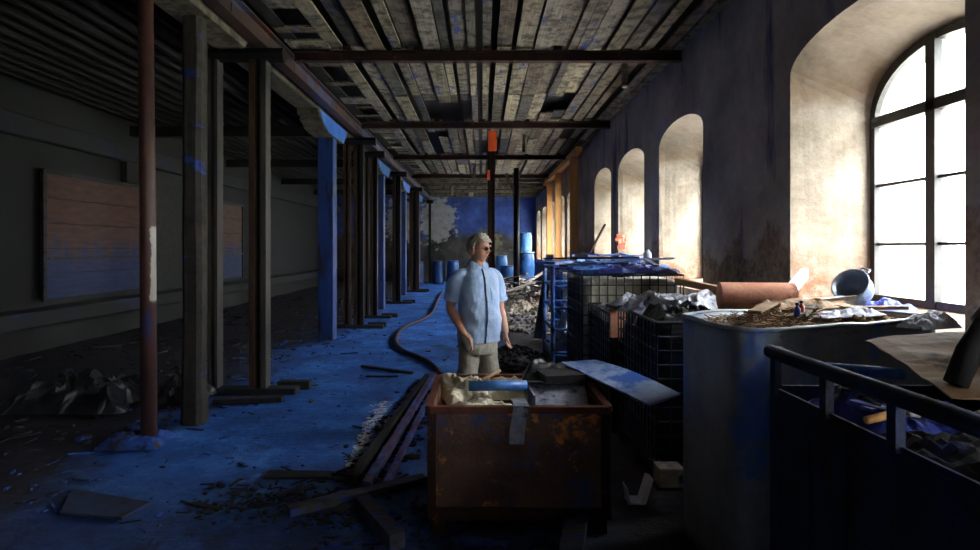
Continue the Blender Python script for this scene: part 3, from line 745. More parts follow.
crumple('plastic_film', (-4.2, 6.3, 0), 1.25, 1.0, .36, 'film_dk', 'crumpled heap of dirty plastic film on the dark floor beside the red pole', 'plastic film', 4)
crumple('plastic_film', (-3.22, 6.4, 0), .5, .5, .3, 'film_dk', 'smaller bunched plastic film against the big heap, nearer the posts', 'plastic film', 9)
crumple('plastic_film', (-2.85, 4.95, 0), .45, .35, .14, 'rubble_blue', 'blue dusted rag around the foot of the red pole', 'rag', 12)

# ------------------------------------------------------------------ rusty bin
BX0, BX1, BY0, BY1, BZ = -.30, .72, 3.4, 4.28, .73
t = thing('rusty_bin', (BX0, BY0, 0), 'rusty open sheet metal bin on legs filled with cream sacks', 'bin')
W, D = BX1-BX0, BY1-BY0
m = MB()
def wallgrid(fn): m.grid(24, 14, fn)
dent = lambda u, v: .022*noise.noise(Vector((u*3, v*2.5, 1.5)))-.03*math.exp(-((u-.55)**2*14+(v-.5)**2*9))
wallgrid(lambda u, v: (.02+u*(W-.04), .03-dent(u, v)*-1, .1+v*(BZ-.12)))
wallgrid(lambda u, v: (.02+u*(W-.04), D-.03, .1+v*(BZ-.12)))
wallgrid(lambda u, v: (.03, .02+u*(D-.04), .1+v*(BZ-.12)))
wallgrid(lambda u, v: (W-.03, .02+u*(D-.04), .1+v*(BZ-.12)))
m.grid(4, 4, lambda u, v: (.02+u*(W-.04), .02+v*(D-.04), .12))
m.build('body', 'bin', t, mods=[('SOLIDIFY', dict(thickness=.006))])
m = MB()
for a, b in (((0, .0), (W, 0)), ((0, D), (W, D)), ((0, 0), (0, D)), ((W, 0), (W, D))):
    m.beam((a[0], a[1]+(0 if a[1] else .02), BZ-.02), (b[0], b[1]+(0 if b[1] else .02), BZ-.02), .05, .04)
m.build('rim', 'bin_rim', t, bevel=.006)
m = MB(); m.beam((0, .01, .12), (W, .01, .12), .03, .07); m.beam((0, D, .12), (W, D, .12), .03, .07); m.beam((0.01, 0, .12), (.01, D, .12), .03, .07); m.beam((W, 0, .12), (W, D, .12), .03, .07)
for x_ in (0.015, W-.015): m.box(x_-.025, x_+.025, -.004, .03, .1, BZ-.04)
m.build('edge_angles', 'rust', t, bevel=.004)
for x_ in (.01, W-.09):
    for y_ in (0.01, D-.08):
        m = MB(); m.box(x_, x_+.08, y_, y_+.012, 0, .12); m.box(x_, x_+.012, y_, y_+.07, 0, .12); m.box(x_, x_+.08, y_, y_+.07, 0, .012); m.build('leg', 'rust', t)
heap('bin_fill', .21, 3.84, .44, .37, .08, 160, 'char_shade', 'dark waste filling the rusty bin under the sacks', 'waste', 41, (.02, .05), .5)
crumple('plastic_sack', (-.01, 3.61, .59), .46, .24, .17, 'sack', 'cream sack with orange stain at the near edge of the rusty bin', 'sack', 2, .1, 40, .004)
crumple('plastic_sack', (-.12, 3.92, .63), .28, .42, .19, 'sack', 'rumpled cream sack in the far corner of the rusty bin by the rim', 'sack', 5, .3, 40, .004)
crumple('plastic_sack', (.16, 4.08, .61), .5, .28, .17, 'sack', 'cream sack behind the blue tube, below the man', 'sack', 7, -.1, 40, .004)
m = MB(); m.tube([(-.08, 3.72, .775), (.28, 3.78, .765)], .032, 16); tag(m.build('plastic_tube', 'pipe_blue', smooth=True), 'blue plastic tube lying over the cream sacks in the bin', 'tube')
m = MB(); m.tube([(-.02, 3.86, .77), (.12, 4.06, .8)], .012, 8); tag(m.build('wooden_stick', 'card', smooth=True), 'thin brown stick poking from the sacks in the bin', 'stick')
t2 = thing('torn_carton', (.42, 3.83, .66), 'speckled grey carton with torn white flap in the bin beside the blue tube', 'carton')
m = MB(); m.cbox((.06, -.05, .03), (.36, .28, .012), -.05, .35); m.cbox((-.11, -.06, .0), (.012, .3, .16), .05); m.build('panel', 'card_grey', t2)
m = MB(); m.cbox((.05, .14, .08), (.34, .14, .008), -.05, -.3); m.build('flap', 'cloth_white', t2)
m = MB()
def strip(u, v):
    s_ = v*.34
    if s_ < .12: y, z = 3.50-s_, .745
    else: y, z = 3.365-.012*math.sin(s_*20), .745-(s_-.12)
    return (.165+u*.085+.012*math.sin(v*5), y, z+.006)
m.grid(4, 24, strip); tag(m.build('paper_strip', 'card_grey', mods=[('SOLIDIFY', dict(thickness=.003))]), 'pale strip hanging over the front rim of the rusty bin', 'strip')
# sheet lying out over the bin towards the tank
m = MB(); A = [(575, 369, 4.25), (608, 366, 4.25), (693, 389, 3.55), (650, 396, 3.45)]
A = [Vector((.55, 4.16, .84)), Vector((.80, 4.22, .845)), Vector((1.13, 3.42, .80)), Vector((.92, 3.3, .77))]
m.grid(12, 10, lambda u, v: tuple(A[0].lerp(A[3], u).lerp(A[1].lerp(A[2], u), v)+Vector((0, 0, .02*math.sin(u*3.1)*v))))
tag(m.build('loose_sheet', 'panel_blue', mods=[('SOLIDIFY', dict(thickness=.012))]), 'blue white stained sheet jutting from the bin towards the square tank', 'sheet')
m = MB(); m.cbox((.60, 4.0, .79), (.45, .3, .05), .2); tag(m.build('timber_block', 'char_shade'), 'charred block in the bin propping up the blue white sheet', 'block')
crumple('film_bag', (.42, 4.12, .72), .3, .24, .14, 'film_dk', 'dark translucent bag bunched at the back rim of the bin', 'bag', 15, .2, 30, .003)

# ------------------------------------------------------------------ big square tank
TA, TB, TC, TD = Vector((1.13, 3.47)), Vector((1.2, 2.74)), Vector((2.5, 3.24)), Vector((2.28, 3.98))
TZ = 1.245
def rounded(poly, r, n=6):
    out = []; N = len(poly)
    for i in range(N):
        p, a, b = poly[i], poly[i-1], poly[(i+1) % N]
        u, w = (a-p).normalized()*r, (b-p).normalized()*r
        for k in range(n+1):
            t_ = k/n; out.append((p+u)*(1-t_)**2+p*2*t_*(1-t_)+(p+w)*t_**2)
    return out
t = thing('square_tank', (1.8, 3.3, 0), 'large grey square metal tank with rounded corners, heaped with straw and junk', 'tank')
O = Vector((1.8, 3.3)); poly = [p-O for p in rounded([TA, TB, TC, TD], .13)]
def dens(poly, s=.08):
    o = []
    for i in range(len(poly)):
        a, b = poly[i], poly[(i+1) % len(poly)]; k = max(1, int((b-a).length/s))
        o += [a.lerp(b, j/k) for j in range(k)]
    return o
poly = dens(poly)
m = MB(); rings = []
for k in range(17):
    z = .02+(TZ-.02)*k/16
    rings.append([(p.x*(1+.012*noise.noise(Vector((p.x*3, p.y*3, z*2)))), p.y*(1+.02*noise.noise(Vector((p.y*3, p.x*3, z*2+5)))), z+(.012*noise.noise(Vector((p.x*4, p.y*4, 7))) if k == 16 else 0)) for p in poly])
rv = m.ring_loft(rings, cap=False); m.b.faces.new(rv[0][::-1])
m.build('shell', 'tank', t, smooth=True, mods=[('SOLIDIFY', dict(thickness=.012, offset=-1))])
m = MB(); top = rings[-1]; m.tube([Vector(p)+Vector((0, 0, .002)) for p in top]+[Vector(top[0])], .013, 8, cap=False); m.build('rolled_rim', 'tank', t, smooth=True)
m = MB()
for k in range(7): m.rock((-.62+.02*k, -.1-.02*k, .35+.1*k), .012)
m.build('drips', 'rubble', t)
# fill
m = MB(); cpoly = [Vector((p.x, p.y))*.97+O for p in poly]
cen = sum(cpoly, Vector((0, 0)))/len(cpoly)
rings = []
for k in range(14):
    q = 1-k/14; rings.append([(cen.x+(p.x-cen.x)*q, cen.y+(p.y-cen.y)*q, TZ-.06+.075*(1-q)+.03*noise.noise(Vector((p.x*q*6, p.y*q*6, q*4)))) for p in cpoly])
m.ring_loft(rings); r_ = random.Random(5)
for k in range(420):
    i = r_.randrange(len(cpoly)); q = math.sqrt(r_.random())*.9; p = cen+(cpoly[i]-cen)*q
    a = r_.random()*6.28; L = r_.uniform(.02, .09); z = TZ-.05+.09*(1-q)+r_.uniform(0, .02); d = Vector((math.cos(a)*L, math.sin(a)*L, r_.uniform(-.01, .02)))
    if p.x < 1.9: m.beam(Vector((p.x, p.y, z))-d, Vector((p.x, p.y, z))+d, .006, .004)
    elif k % 3 == 0: m.rock((p.x, p.y, z), r_.uniform(.01, .03), r_)
tag(m.build('straw_fill', 'straw'), 'dry brown straw and dust heaped in the square tank', 'straw', kind='stuff')
crumple('white_rag', (2.02, 3.32, 1.235), .5, .13, .03, 'cloth_white', 'white rag spread along the rim of the square tank', 'rag', 3, .38, 26)
crumple('brown_rag', (1.95, 3.72, 1.24), .5, .2, .07, 'card', 'brown crumpled sacking at the back rim of the square tank', 'sacking', 6, .3, 26)
for k, (a, b, w, h, mt, l) in enumerate((
    ((1.7, 3.2, 1.27), (1.9, 3.45, 1.3), .05, .015, 'old_wood_y', 'splintered lath on the straw in the square tank'),
    ((2.1, 3.5, 1.28), (2.42, 3.42, 1.29), .06, .02, 'card', 'flat brown wood strip by the window side of the tank'),
    ((1.5, 3.3, 1.28), (1.75, 3.62, 1.3), .07, .012, 'card', 'thin board scrap on the straw behind the lath'))):
    m = MB(); m.beam(a, b, w, h); tag(m.build('wood_scrap', mt), l, 'wood scrap')
for k, (x, y, mt, l) in enumerate(((1.66, 3.16, 'cloth_blue', 'small dark blue bottle standing upright on the straw'), (1.74, 3.27, 'orange', 'little orange red bottle next to the dark blue one'))):
    t3 = thing('small_bottle', (x, y, 1.26), l, 'bottle', 'small bottles on the straw'); m = MB(); m.lathe([(.014, 0), (.016, .01), (.016, .05), (.007, .062), (.007, .07)], n=12); m.build('body', mt, t3, smooth=True)
    m = MB(); m.lathe([(.009, .07), (.009, .082)], n=12); m.build('cap', 'char_shade', t3)

# bowl on the sill
t = thing('metal_bowl', (2.70, 4.42, 1.27), 'dark deep metal bowl tipped on its side on the big window sill', 'bowl')
m = MB()
prof = [(.01, 0), (.07, .01), (.115, .05), (.135, .11), (.14, .2), (.148, .2), (.148, .215), (.136, .215), (.128, .11), (.1, .055), (.05, .02), (.01, .015)]
mt = Matrix.Translation((.1, .0, -.0)) @ Matrix.Rotation(R(-55), 4, 'Y') @ Matrix.Rotation(R(25), 4, 'X') @ Matrix.Scale(.88, 4)
m.lathe(prof, n=32, mtx=mt); m.build('shell', 'bowl', t, smooth=True)
m = MB(); m.tube([mt @ Vector((.14, -.03, .16)), mt @ Vector((.19, -.03, .15)), mt @ Vector((.19, .04, .15)), mt @ Vector((.14, .04, .16))], .008, 8); m.build('handle', 'bowl', t, smooth=True)
crumple('blue_rag', (2.9, 4.3, 1.16), .24, .3, .1, 'cloth_blue', 'blue rag on the big window sill beside the metal bowl', 'rag', 8, 0, 24)

# ------------------------------------------------------------------ dark stillage in the corner
t = thing('stillage_box', (1.2, 1.2, 0), 'dark blue steel stillage box with open top rail, nearest the camera below the window', 'stillage')
SX, SY, SZ = 1.25, 1.3, 1.06
m = MB()
m.box(0, .012, 0, SY, .08, SZ); m.box(SX-.012, SX, 0, SY, .08, SZ); m.box(0, SX, 0, .012, .08, SZ); m.box(0, SX, SY-.012, SY, .08, SZ); m.box(0, SX, 0, SY, .08, .1)
for k in range(6): m.box(-.012, 0, .1+k*.22, .14+k*.22, .1, SZ-.02)
m.build('panels', 'crate', t, bevel=.003)
m = MB(); m.tube([(0, -.1, 1.2), (0, SY, 1.2)], .028, 10); m.build('rail', 'blue_steel' if 0 else 'crate', t, smooth=True)
m = MB(); m.tube([(0, SY, 1.2), (.06, SY+.03, 1.195)], .02, 10); m.build('rail_end', 'crate', t, smooth=True)
for y_ in (SY-.05, .89, .54, .1):
    m = MB(); m.box(-.014, .014, y_-.02, y_+.02, SZ-.02, 1.19); m.build('stanchion', 'crate', t)
for x_ in (.05, SX-.12):
    for y_ in (.03, SY-.1):
        m = MB(); m.box(x_, x_+.07, y_, y_+.07, 0, .08); m.build('leg', 'crate', t)
crumple('blue_rag', (1.5, 2.2, .96), .5, .5, .14, 'cloth_blue', 'blue violet rag in the stillage just behind its rail', 'rag', 21, .2, 36)
crumple('dark_rag', (1.5, 1.8, .96), .55, .5, .1, 'char_shade', 'black oily rags in the stillage near the window end', 'rag', 22, .1, 30)
crumple('dark_rag', (2.0, 1.85, .98), .6, .8, .1, 'char_shade', 'dark waste cloth under the brown cardboard in the stillage', 'rag', 23, .1, 30)
crumple('white_rag', (2.3, 3.12, 1.2), .3, .2, .1, 'cloth_white', 'bright white rag draped on the tank rim next to the cardboard', 'rag', 24, .3, 24)
m = MB(); A = [Vector((1.57, 2.46, 1.25)), Vector((1.44, 1.84, 1.15)), Vector((2.35, 1.45, 1.27)), Vector((2.4, 2.45, 1.28))]
m.grid(14, 14, lambda u, v: tuple(A[0].lerp(A[3], u).lerp(A[1].lerp(A[2], u), v)+Vector((0, 0, .025*math.sin(u*4+v*2)+.015*noise.noise(Vector((u*5, v*5, 3)))))))
tag(m.build('cardboard_sheet', 'card', mods=[('SOLIDIFY', dict(thickness=.006))]), 'buckled brown cardboard sheet lying over the stillage', 'cardboard')
m = MB(); m.tube([(1.42, 2.47, 1.14), (1.5, 2.14, 1.18)], .02, 10); tag(m.build('metal_tube', 'blue_steel', smooth=True), 'short blue tube lying in the stillage beside the cardboard', 'tube')
m = MB(); m.tube([(1.28, 2.2, 1.08), (1.52, 2.42, 1.1)], .016, 10); tag(m.build('metal_tube', 'wire', smooth=True), 'thin grey rod crossing the rags behind the stillage rail', 'rod')
m = MB(); m.tube([(1.25, 1.95, 1.07), (1.42, 2.0, 1.09)], .014, 8); tag(m.build('wooden_stick', 'new_wood', smooth=True), 'short orange brown stick below the stillage rail', 'stick')
t = thing('pipe_stub', (1.5, 1.9, 1.2), 'dark thick pipe stub leaning over the cardboard at the picture edge', 'pipe')
m = MB(); m.tube([(0, 0, 0), (.05, .01, .1), (.13, .02, .21)], [.034, .036, .034], 16); m.build('body', 'char_shade', t, smooth=True)
m = MB(); m.tube([(.11, .018, .185), (.14, .021, .222)], .043, 16); m.build('collar_ring', 'brown_steel', t, smooth=True)


# ------------------------------------------------------------------ intermediate bulk containers
def ibc(x, y, label, mat, cagemat='wire', h=1.12, lx=1.15, ly=1.2, cut=False):
    t = thing('bulk_container', (x, y, 0), label, 'bulk container', 'caged bulk containers along the windows')
    m = MB(); z0 = .16
    base = rounded([Vector((.03, .03)), Vector((lx-.03, .03)), Vector((lx-.03, ly-.03)), Vector((.03, ly-.03))], .08, 5)
    c_ = Vector((lx/2, ly/2)); rings = []
    for z, s_ in ((z0, .96), (z0+.03, 1), (h-.14, 1), (h-.08, .97), (h-.05, .9)): rings.append([(c_.x+(p.x-c_.x)*s_, c_.y+(p.y-c_.y)*s_, z) for p in base])
    m.ring_loft(rings); m.build('bladder', mat, t, smooth=False, bevel=.01)
    m = MB()
    for k in range(11):
        z = z0+.02+k*(h-z0-.02)/10; r_ = .007 if k < 10 else .012
        m.tube([(0, 0, z), (lx, 0, z), (lx, ly, z), (0, ly, z), (0, 0, z)], r_, 6)
    for k in range(13):
        a = k*lx/12; b = k*ly/12
        for p in ((a, 0), (a, ly), (0, b), (lx, b)): m.tube([(p[0], p[1], z0), (p[0], p[1], h)], .007, 6)
    m.build('cage', cagemat, t)
    m = MB(); m.lathe([(.11, h-.06), (.11, h-.02), (.09, h-.01)], (lx/2, ly/2, 0)); m.build('screw_cap', 'char_shade', t)
    m = MB()
    for k in range(3):
        m.box(0, lx, k*(ly-.12)/2, k*(ly-.12)/2+.12, 0, .03)
        for j in range(3): m.box(j*(lx-.12)/2, j*(lx-.12)/2+.12, k*(ly-.12)/2, k*(ly-.12)/2+.12, .03, .12)
    m.box(0, lx, 0, ly, .12, .145); m.build('pallet', 'plank', t)
    return t
ibc(1.17, 4.02, 'dark caged bulk container just behind the square tank, under foil and tube', 'ibc_black', h=1.13, ly=1.12)
ibc(1.18, 5.42, 'black caged bulk container in the middle of the row with orange scrap on its corner', 'ibc_black', h=1.02)
ibc(1.15, 6.85, 'whitish caged bulk container behind the black ones, smeared with blue', 'ibc_white', h=1.32)
ibc(1.3, 9.7, 'farthest caged bulk container with pale blue bladder beside the brick patch', 'ibc_white', 'blue_steel', h=1.25)
# blue cage trolley
t = thing('blue_cage', (.98, 8.3, 0), 'tall blue tubular steel cage with open sides, behind the man on the walkway side', 'cage')
for x_ in (0, .55, 1.1):
    for y_ in (0, 1.1): m = MB(); m.tube([(x_, y_, 0), (x_, y_, 1.38)], .03, 8); m.build('upright', 'blue_steel', t)
m = MB()
for z in (.18, .5, .8, 1.1, 1.35):
    m.tube([(0, 0, z), (1.1, 0, z), (1.1, 1.1, z), (0, 1.1, z), (0, 0, z)], .022, 8)
m.build('crossbars', 'blue_steel', t)
m = MB(); m.box(0, 1.1, 0, 1.1, .1, .14); m.build('deck', 'blue_steel', t)
crumple('film_bundle', (1.5, 8.8, .14), .85, .8, .95, 'film', 'bundle of whitish plastic film packed inside the blue cage', 'plastic film', 31, 0, 34)
crumple('film_bundle', (1.42, 7.75, .45), .35, .3, .3, 'film', 'small white blue plastic bag hanging beside the blue cage corner', 'plastic bag', 32, 0, 24)
# things piled on the containers
for k, (a, b, w, h, mt, l) in enumerate((
    ((.85, 8.0, 1.43), (2.1, 9.3, 1.46), .3, .03, 'blue_steel', 'wide blue slat lying over the blue cage'),
    ((1.0, 9.2, 1.47), (2.2, 8.2, 1.5), .22, .03, 'blue_wood', 'dark blue board crossing the wide slat on the cage'),
    ((.8, 8.9, 1.43), (2.3, 8.75, 1.44), .16, .04, 'blue_steel', 'blue lath lying level across the top of the cage'),
    ((1.1, 7.1, 1.36), (2.3, 7.7, 1.4), .28, .03, 'blue_paint', 'bright blue board on the whitish bulk container'),
    ((1.1, 6.98, 1.35), (2.25, 6.92, 1.355), .05, .05, 'blue_steel', 'blue bar lying on the front of the whitish container'),
    ((1.4, 7.8, 1.46), (2.4, 7.5, 1.5), .05, .03, 'cloth_white', 'white strip lying over the blue boards'),
    ((1.0, 7.4, 1.41), (2.0, 7.9, 1.44), .18, .03, 'blue_wood', 'dark blue plank behind the bright blue board'),
    ((1.15, 10.0, 1.32), (2.2, 10.7, 1.36), .3, .03, 'blue_steel', 'blue panel lying on the farthest bulk container'))):
    m = MB(); m.beam(a, b, w, h); tag(m.build('blue_board', mt, bevel=.004), l, 'board', 'blue boards piled on the containers')
m = MB(); m.tube([(1.6, 9.2, 1.46), (1.95, 9.5, 2.0)], .02, 8); tag(m.build('leaning_rod', 'rust', smooth=True), 'dark rod standing slanted from the blue boards near the tan posts', 'rod')
m = MB(); m.beam((.95, 10.2, .1), (1.25, 11.0, 1.5), .14, .05); tag(m.build('leaning_plank', 'plank'), 'grey plank leaning behind the blue cage by the tan posts', 'plank')
m = MB(); m.lathe([(.04, 0), (.05, .01), (.05, .1), (.025, .12), (.025, .14)], (2.1, 7.62, 1.47), 20); tag(m.build('white_canister', 'cloth_white', smooth=True), 'small white canister standing on the blue boards below the niche', 'canister')
crumple('blue_film', (1.75, 6.9, 1.33), .9, .5, .12, 'cloth_blue', 'blue rag spread over the whitish bulk container', 'rag', 41, 0, 30)
crumple('foil_sheet', (1.7, 5.95, 1.0), .8, .85, .18, 'film', 'crumpled grey white foil on the black container, the farther of two', 'foil', 42, .2, 40)
crumple('foil_sheet', (1.62, 4.72, 1.1), .8, .75, .22, 'film', 'crumpled white and black foil on the container beside the clay tube', 'foil', 43, .5, 44)
crumple('foil_sheet', (1.42, 4.3, 1.1), .4, .4, .18, 'film_dk', 'small dark foil wad in front of the white foil by the tank corner', 'foil', 44, .1, 28)
t = thing('clay_block', (1.2, 5.3, 0), 'orange pink block on an added dark shaft against the black container', 'stake')
m = MB(); m.box(-.06, .06, -.02, .02, 0, .84); m.build('shaft', 'char_shade', t)  # shaft added under the block, dark to imitate its fade into shade
m = MB(); m.box(-.07, .07, -.025, .02, .84, 1.09); m.build('head', 'tube_pink', t, bevel=.004)
m = MB(); m.cbox((1.28, 5.38, 1.106), (.26, .24, .03), .2); tag(m.build('scrap_lath', 'wire'), 'grey lath laid across the clay block', 'lath')
m = MB(); rv = m.lathe([(.095, 0), (.095, .48), (.08, .48), (.08, .0)], n=28, mtx=Matrix.Translation((1.63, 4.12, 1.3)) @ Matrix.Rotation(R(90), 4, 'Y') @ Matrix.Rotation(R(8), 4, 'X'))
tag(m.build('clay_tube', 'tube_pink', smooth=True, mods=[('EDGE_SPLIT', dict(split_angle=R(40)))]), 'wide pink clay tube lying behind the square tank', 'tube')
m = MB(); m.beam((1.98, 4.0, 1.26), (2.42, 4.5, 1.44), .05, .07); tag(m.build('timber_strip', 'cloth_white'), 'pale pinkish timber leaning up from the clay tube to the wall', 'timber')
m = MB(); m.beam((1.6, 4.9, 1.36), (2.0, 4.25, 1.27), .07, .05); tag(m.build('timber_strip', 'card'), 'brown timber lying behind the clay tube', 'timber')
for k in range(5):
    m = MB(); m.beam((1.98+.04*k, 4.08-.02*k, 1.26), (2.35+.03*k, 4.32-.09*k, 1.26+.012*k), .03, .02)
    tag(m.build('wood_lath', ['cloth_white', 'tube_pink', 'card', 'cloth_white', 'old_wood_y'][k]), 'thin pale lath in the fan of laths beyond the clay tube', 'lath', 'laths beyond the clay tube')
rr = random.Random(91)
for k in range(22):
    y = rr.uniform(7.0, 9.3); x = rr.uniform(1.15, 2.2); a = rr.uniform(0, 3.14); L = rr.uniform(.15, .5); z = (1.42 if y < 8.2 else 1.50)+rr.uniform(0, .05)
    d = Vector((math.cos(a), math.sin(a), rr.uniform(-.12, .16)))*L/2; p = Vector((x, y, z))
    m = MB(); m.beam(p-d, p+d, rr.uniform(.03, .09), .018)
    tag(m.build('blue_splinter', rr.choice(['blue_steel', 'blue_wood', 'blue_paint', 'barrel_lt', 'plank']), bevel=.002), 'small splintered scrap in the jumble of blue boards on the caged containers', 'scrap', 'blue scraps on the containers')
for k in range(16):
    y = rr.uniform(1.75, 2.35); x = rr.uniform(1.26, 1.5); a = rr.uniform(0, 3.14); L = rr.uniform(.08, .22)
    d = Vector((math.cos(a), math.sin(a)*.8, rr.uniform(-.1, .12)))*L/2; p = Vector((x+abs(d.x), y, 1.07+rr.uniform(0, .04)))
    m = MB(); m.beam(p-d, p+d, rr.uniform(.02, .05), .012)
    tag(m.build('metal_offcut', rr.choice(['blue_steel', 'cloth_blue', 'wire', 'cloth_white', 'rust']), bevel=.002), 'short offcut lying among the rags behind the stillage rail', 'offcut', 'offcuts in the stillage')
# bits on the floor between bin and tank
m = MB(); m.box(1.1, 1.26, 3.72, 3.86, .14, .26); tag(m.build('pale_block', 'rubble_lt', bevel=.01), 'pale chipped block at the foot of the dark bulk container', 'block')
t = thing('torn_box', (1.02, 3.82, 0), 'torn white box lying open on the dark floor beside the container', 'box')
m = MB(); m.box(-.1, .0, -.06, .06, .02, .03); m.cbox((-.1, 0, .07), (.01, .12, .1), 0, 0, -.2); m.cbox((.02, 0, .1), (.03, .1, .16), 0, 0, .3); m.build('panels', 'cloth_white', t)
m = MB(); m.beam((.44, 3.02, .05), (.56, 3.5, .1), .12, .04); tag(m.build('grey_board', 'plank'), 'grey board lying half under the rusty bin', 'board')

# ------------------------------------------------------------------ the man
man = thing('person', (-.035, 4.98, 0), 'grey-haired man in light blue shirt and stone trousers, hand in pocket, looking toward the windows', 'person', None, R(24))
def ell(c, rx, ry, n=20, sq=2.2, ax=None):
    out = []
    for k in range(n):
        t_ = 2*math.pi*k/n; cx, sx = math.cos(t_), math.sin(t_)
        x_, y_ = rx*math.copysign(abs(cx)**(2/sq), cx), ry*math.copysign(abs(sx)**(2/sq), sx)
        out.append(Vector((c[0]+x_, c[1]+y_, c[2])))
    return out
def torso(m, extra, zlo=None):
    T = [(.86, 0, .01, .125, .1), (.92, 0, .0, .145, .12), (1.0, 0, -.012, .155, .135), (1.08, 0, -.02, .153, .138), (1.16, 0, -.018, .153, .13), (1.26, 0, -.008, .16, .12), (1.34, 0, 0, .162, .11), (1.40, 0, .006, .155, .1), (1.445, 0, .012, .125, .08), (1.475, 0, .014, .09, .066), (1.50, 0, .012, .06, .058)]
    m.ring_loft([ell((cx, cy, z), rx+extra, ry+extra, 24, 2.3) for z, cx, cy, rx, ry in T if zlo is None or z >= zlo])
def limb(m, pts, rs, n=14): m.tube(smoothpath(pts, 5), [r for i in range(len(rs)-1) for r in [rs[i]+(rs[i+1]-rs[i])*k/5 for k in range(5)]]+[rs[-1]], n)
RS, RE, RW = Vector((-.165, .01, 1.41)), Vector((-.222, .05, 1.14)), Vector((-.165, -.10, .94))
LS, LE, LW = Vector((.165, .01, 1.41)), Vector((.218, .035, 1.13)), Vector((.235, -.05, .925))
HP = Vector((0, -.02, 1.585))
# body (one continuous mesh after remeshing)
m = MB()
torso(m, -.012)
m.tube([(0, .014, 1.44), (0, .004, 1.5), (.004, -.01, 1.57)], [.066, .06, .062], 16)
for S, E, W_ in ((RS, RE, RW), (LS, LE, LW)):
    limb(m, [S, S.lerp(E, .5)+Vector((0, .005, 0)), E, E.lerp(W_, .4), W_], [.052, .047, .038, .039, .027])
for s_ in (-1, 1): limb(m, [(.075*s_, 0, .88), (.086*s_, -.005, .7), (.1*s_, 0, .48), (.105*s_, .02, .28), (.11*s_, .03, .09)], [.07, .068, .052, .048, .035])
def hand(m, W_, d, side, palm_n, curl):
    """Palm and five separate fingers; d points along the hand, side towards the thumb."""
    d = d.normalized(); side = (side-d*side.dot(d)).normalized(); nrm = d.cross(side).normalized()*palm_n
    def ring(c, a, b): return [c+side*math.cos(q)*a+nrm*math.sin(q)*b for q in [2*math.pi*k/12 for k in range(12)]]
    m.ring_loft([ring(W_-d*.01, .026, .02), ring(W_+d*.02, .034, .018), ring(W_+d*.06, .041, .016), ring(W_+d*.088, .040, .013)])
    for off, L, cu in ((.030, .074, .8), (.010, .084, .95), (-.011, .078, 1.1), (-.030, .062, 1.25)):
        p = W_+d*.078+side*off; pts = [p]; a = .15
        for f in (.42, .32, .26):
            a += curl*cu*.5; p = p+(d*math.cos(a)+nrm*math.sin(a))*L*f; pts.append(p)
        m.tube([W_+d*.055+side*off*.9]+pts, [.009, .0095, .0088, .008, .0065], 8)
    b = W_+d*.022+side*.028
    m.tube([b-side*.012, b+side*.018+d*.022+nrm*.006, b+side*.026+d*.05+nrm*.018, b+side*.022+d*.072+nrm*.03], [.013, .0125, .0105, .0075], 8)
hand(m, LW, Vector((-.04, .02, -1)), Vector((-.35, -1, 0)), -1, .85)
hand(m, RW, Vector((.5, .02, -.8)), Vector((.2, -1, .1)), 1, .35)
# head
HR = Matrix.Translation(HP+Vector((.0, -.01, .035))) @ Matrix.Rotation(R(26), 4, 'Z') @ Matrix.Rotation(R(3), 4, 'X') @ Matrix.Scale(.95, 4)
def head_pt(d):
    x, y, z = d
    p = Vector((x*.076, y*.098, z*.118))
    if z < 0: p.x *= 1-.30*(-z)**1.3; p.y = p.y*(1-.12*(-z)) if y < 0 else p.y*(1-.38*(-z))
    g = lambda cx, cz, sx, sz: math.exp(-((x-cx)/sx)**2-((z-cz)/sz)**2)
    if y < 0:
        p.y -= .026*g(0, -.14, .14, .15)+.014*g(0, .06, .1, .22)      # nose
        p.y -= .008*g(0, .24, .55, .10)                                # brow
        p.y += .016*g(-.4, .06, .2, .12)+.016*g(.4, .06, .2, .12)      # eye sockets
        p.y -= .006*g(0, -.42, .28, .05)+.006*g(0, -.53, .22, .05)     # lips
        p.y += .005*g(0, -.475, .3, .022)
        p.y -= .012*g(0, -.8, .3, .14)                                 # chin
        p.x += math.copysign(.006, x)*g(.62*(1 if x > 0 else -1), -.25, .25, .22)
    return p
r_ = bmesh.ops.create_icosphere(m.b, subdivisions=5, radius=1)
for v in r_['verts']: v.co = HR @ head_pt(v.co)
for s_ in (-1, 1):
    e = [HR @ Vector((s_*(.074+.012*math.sin(k/9*3.14)), .012+.02*math.cos(k/9*6.28*.9), -.005+.032*math.sin(k/9*6.28*.9))) for k in range(10)]
    m.tube(e, .0085, 8); m.tube([HR @ Vector((s_*.07, .012, .01)), HR @ Vector((s_*.078, .012, -.02))], .012, 8)
body = m.build('body', 'skin', man, mods=[('REMESH', dict(mode='VOXEL', voxel_size=.005, use_smooth_shade=True)), ('SMOOTH', dict(factor=.5, iterations=2))])
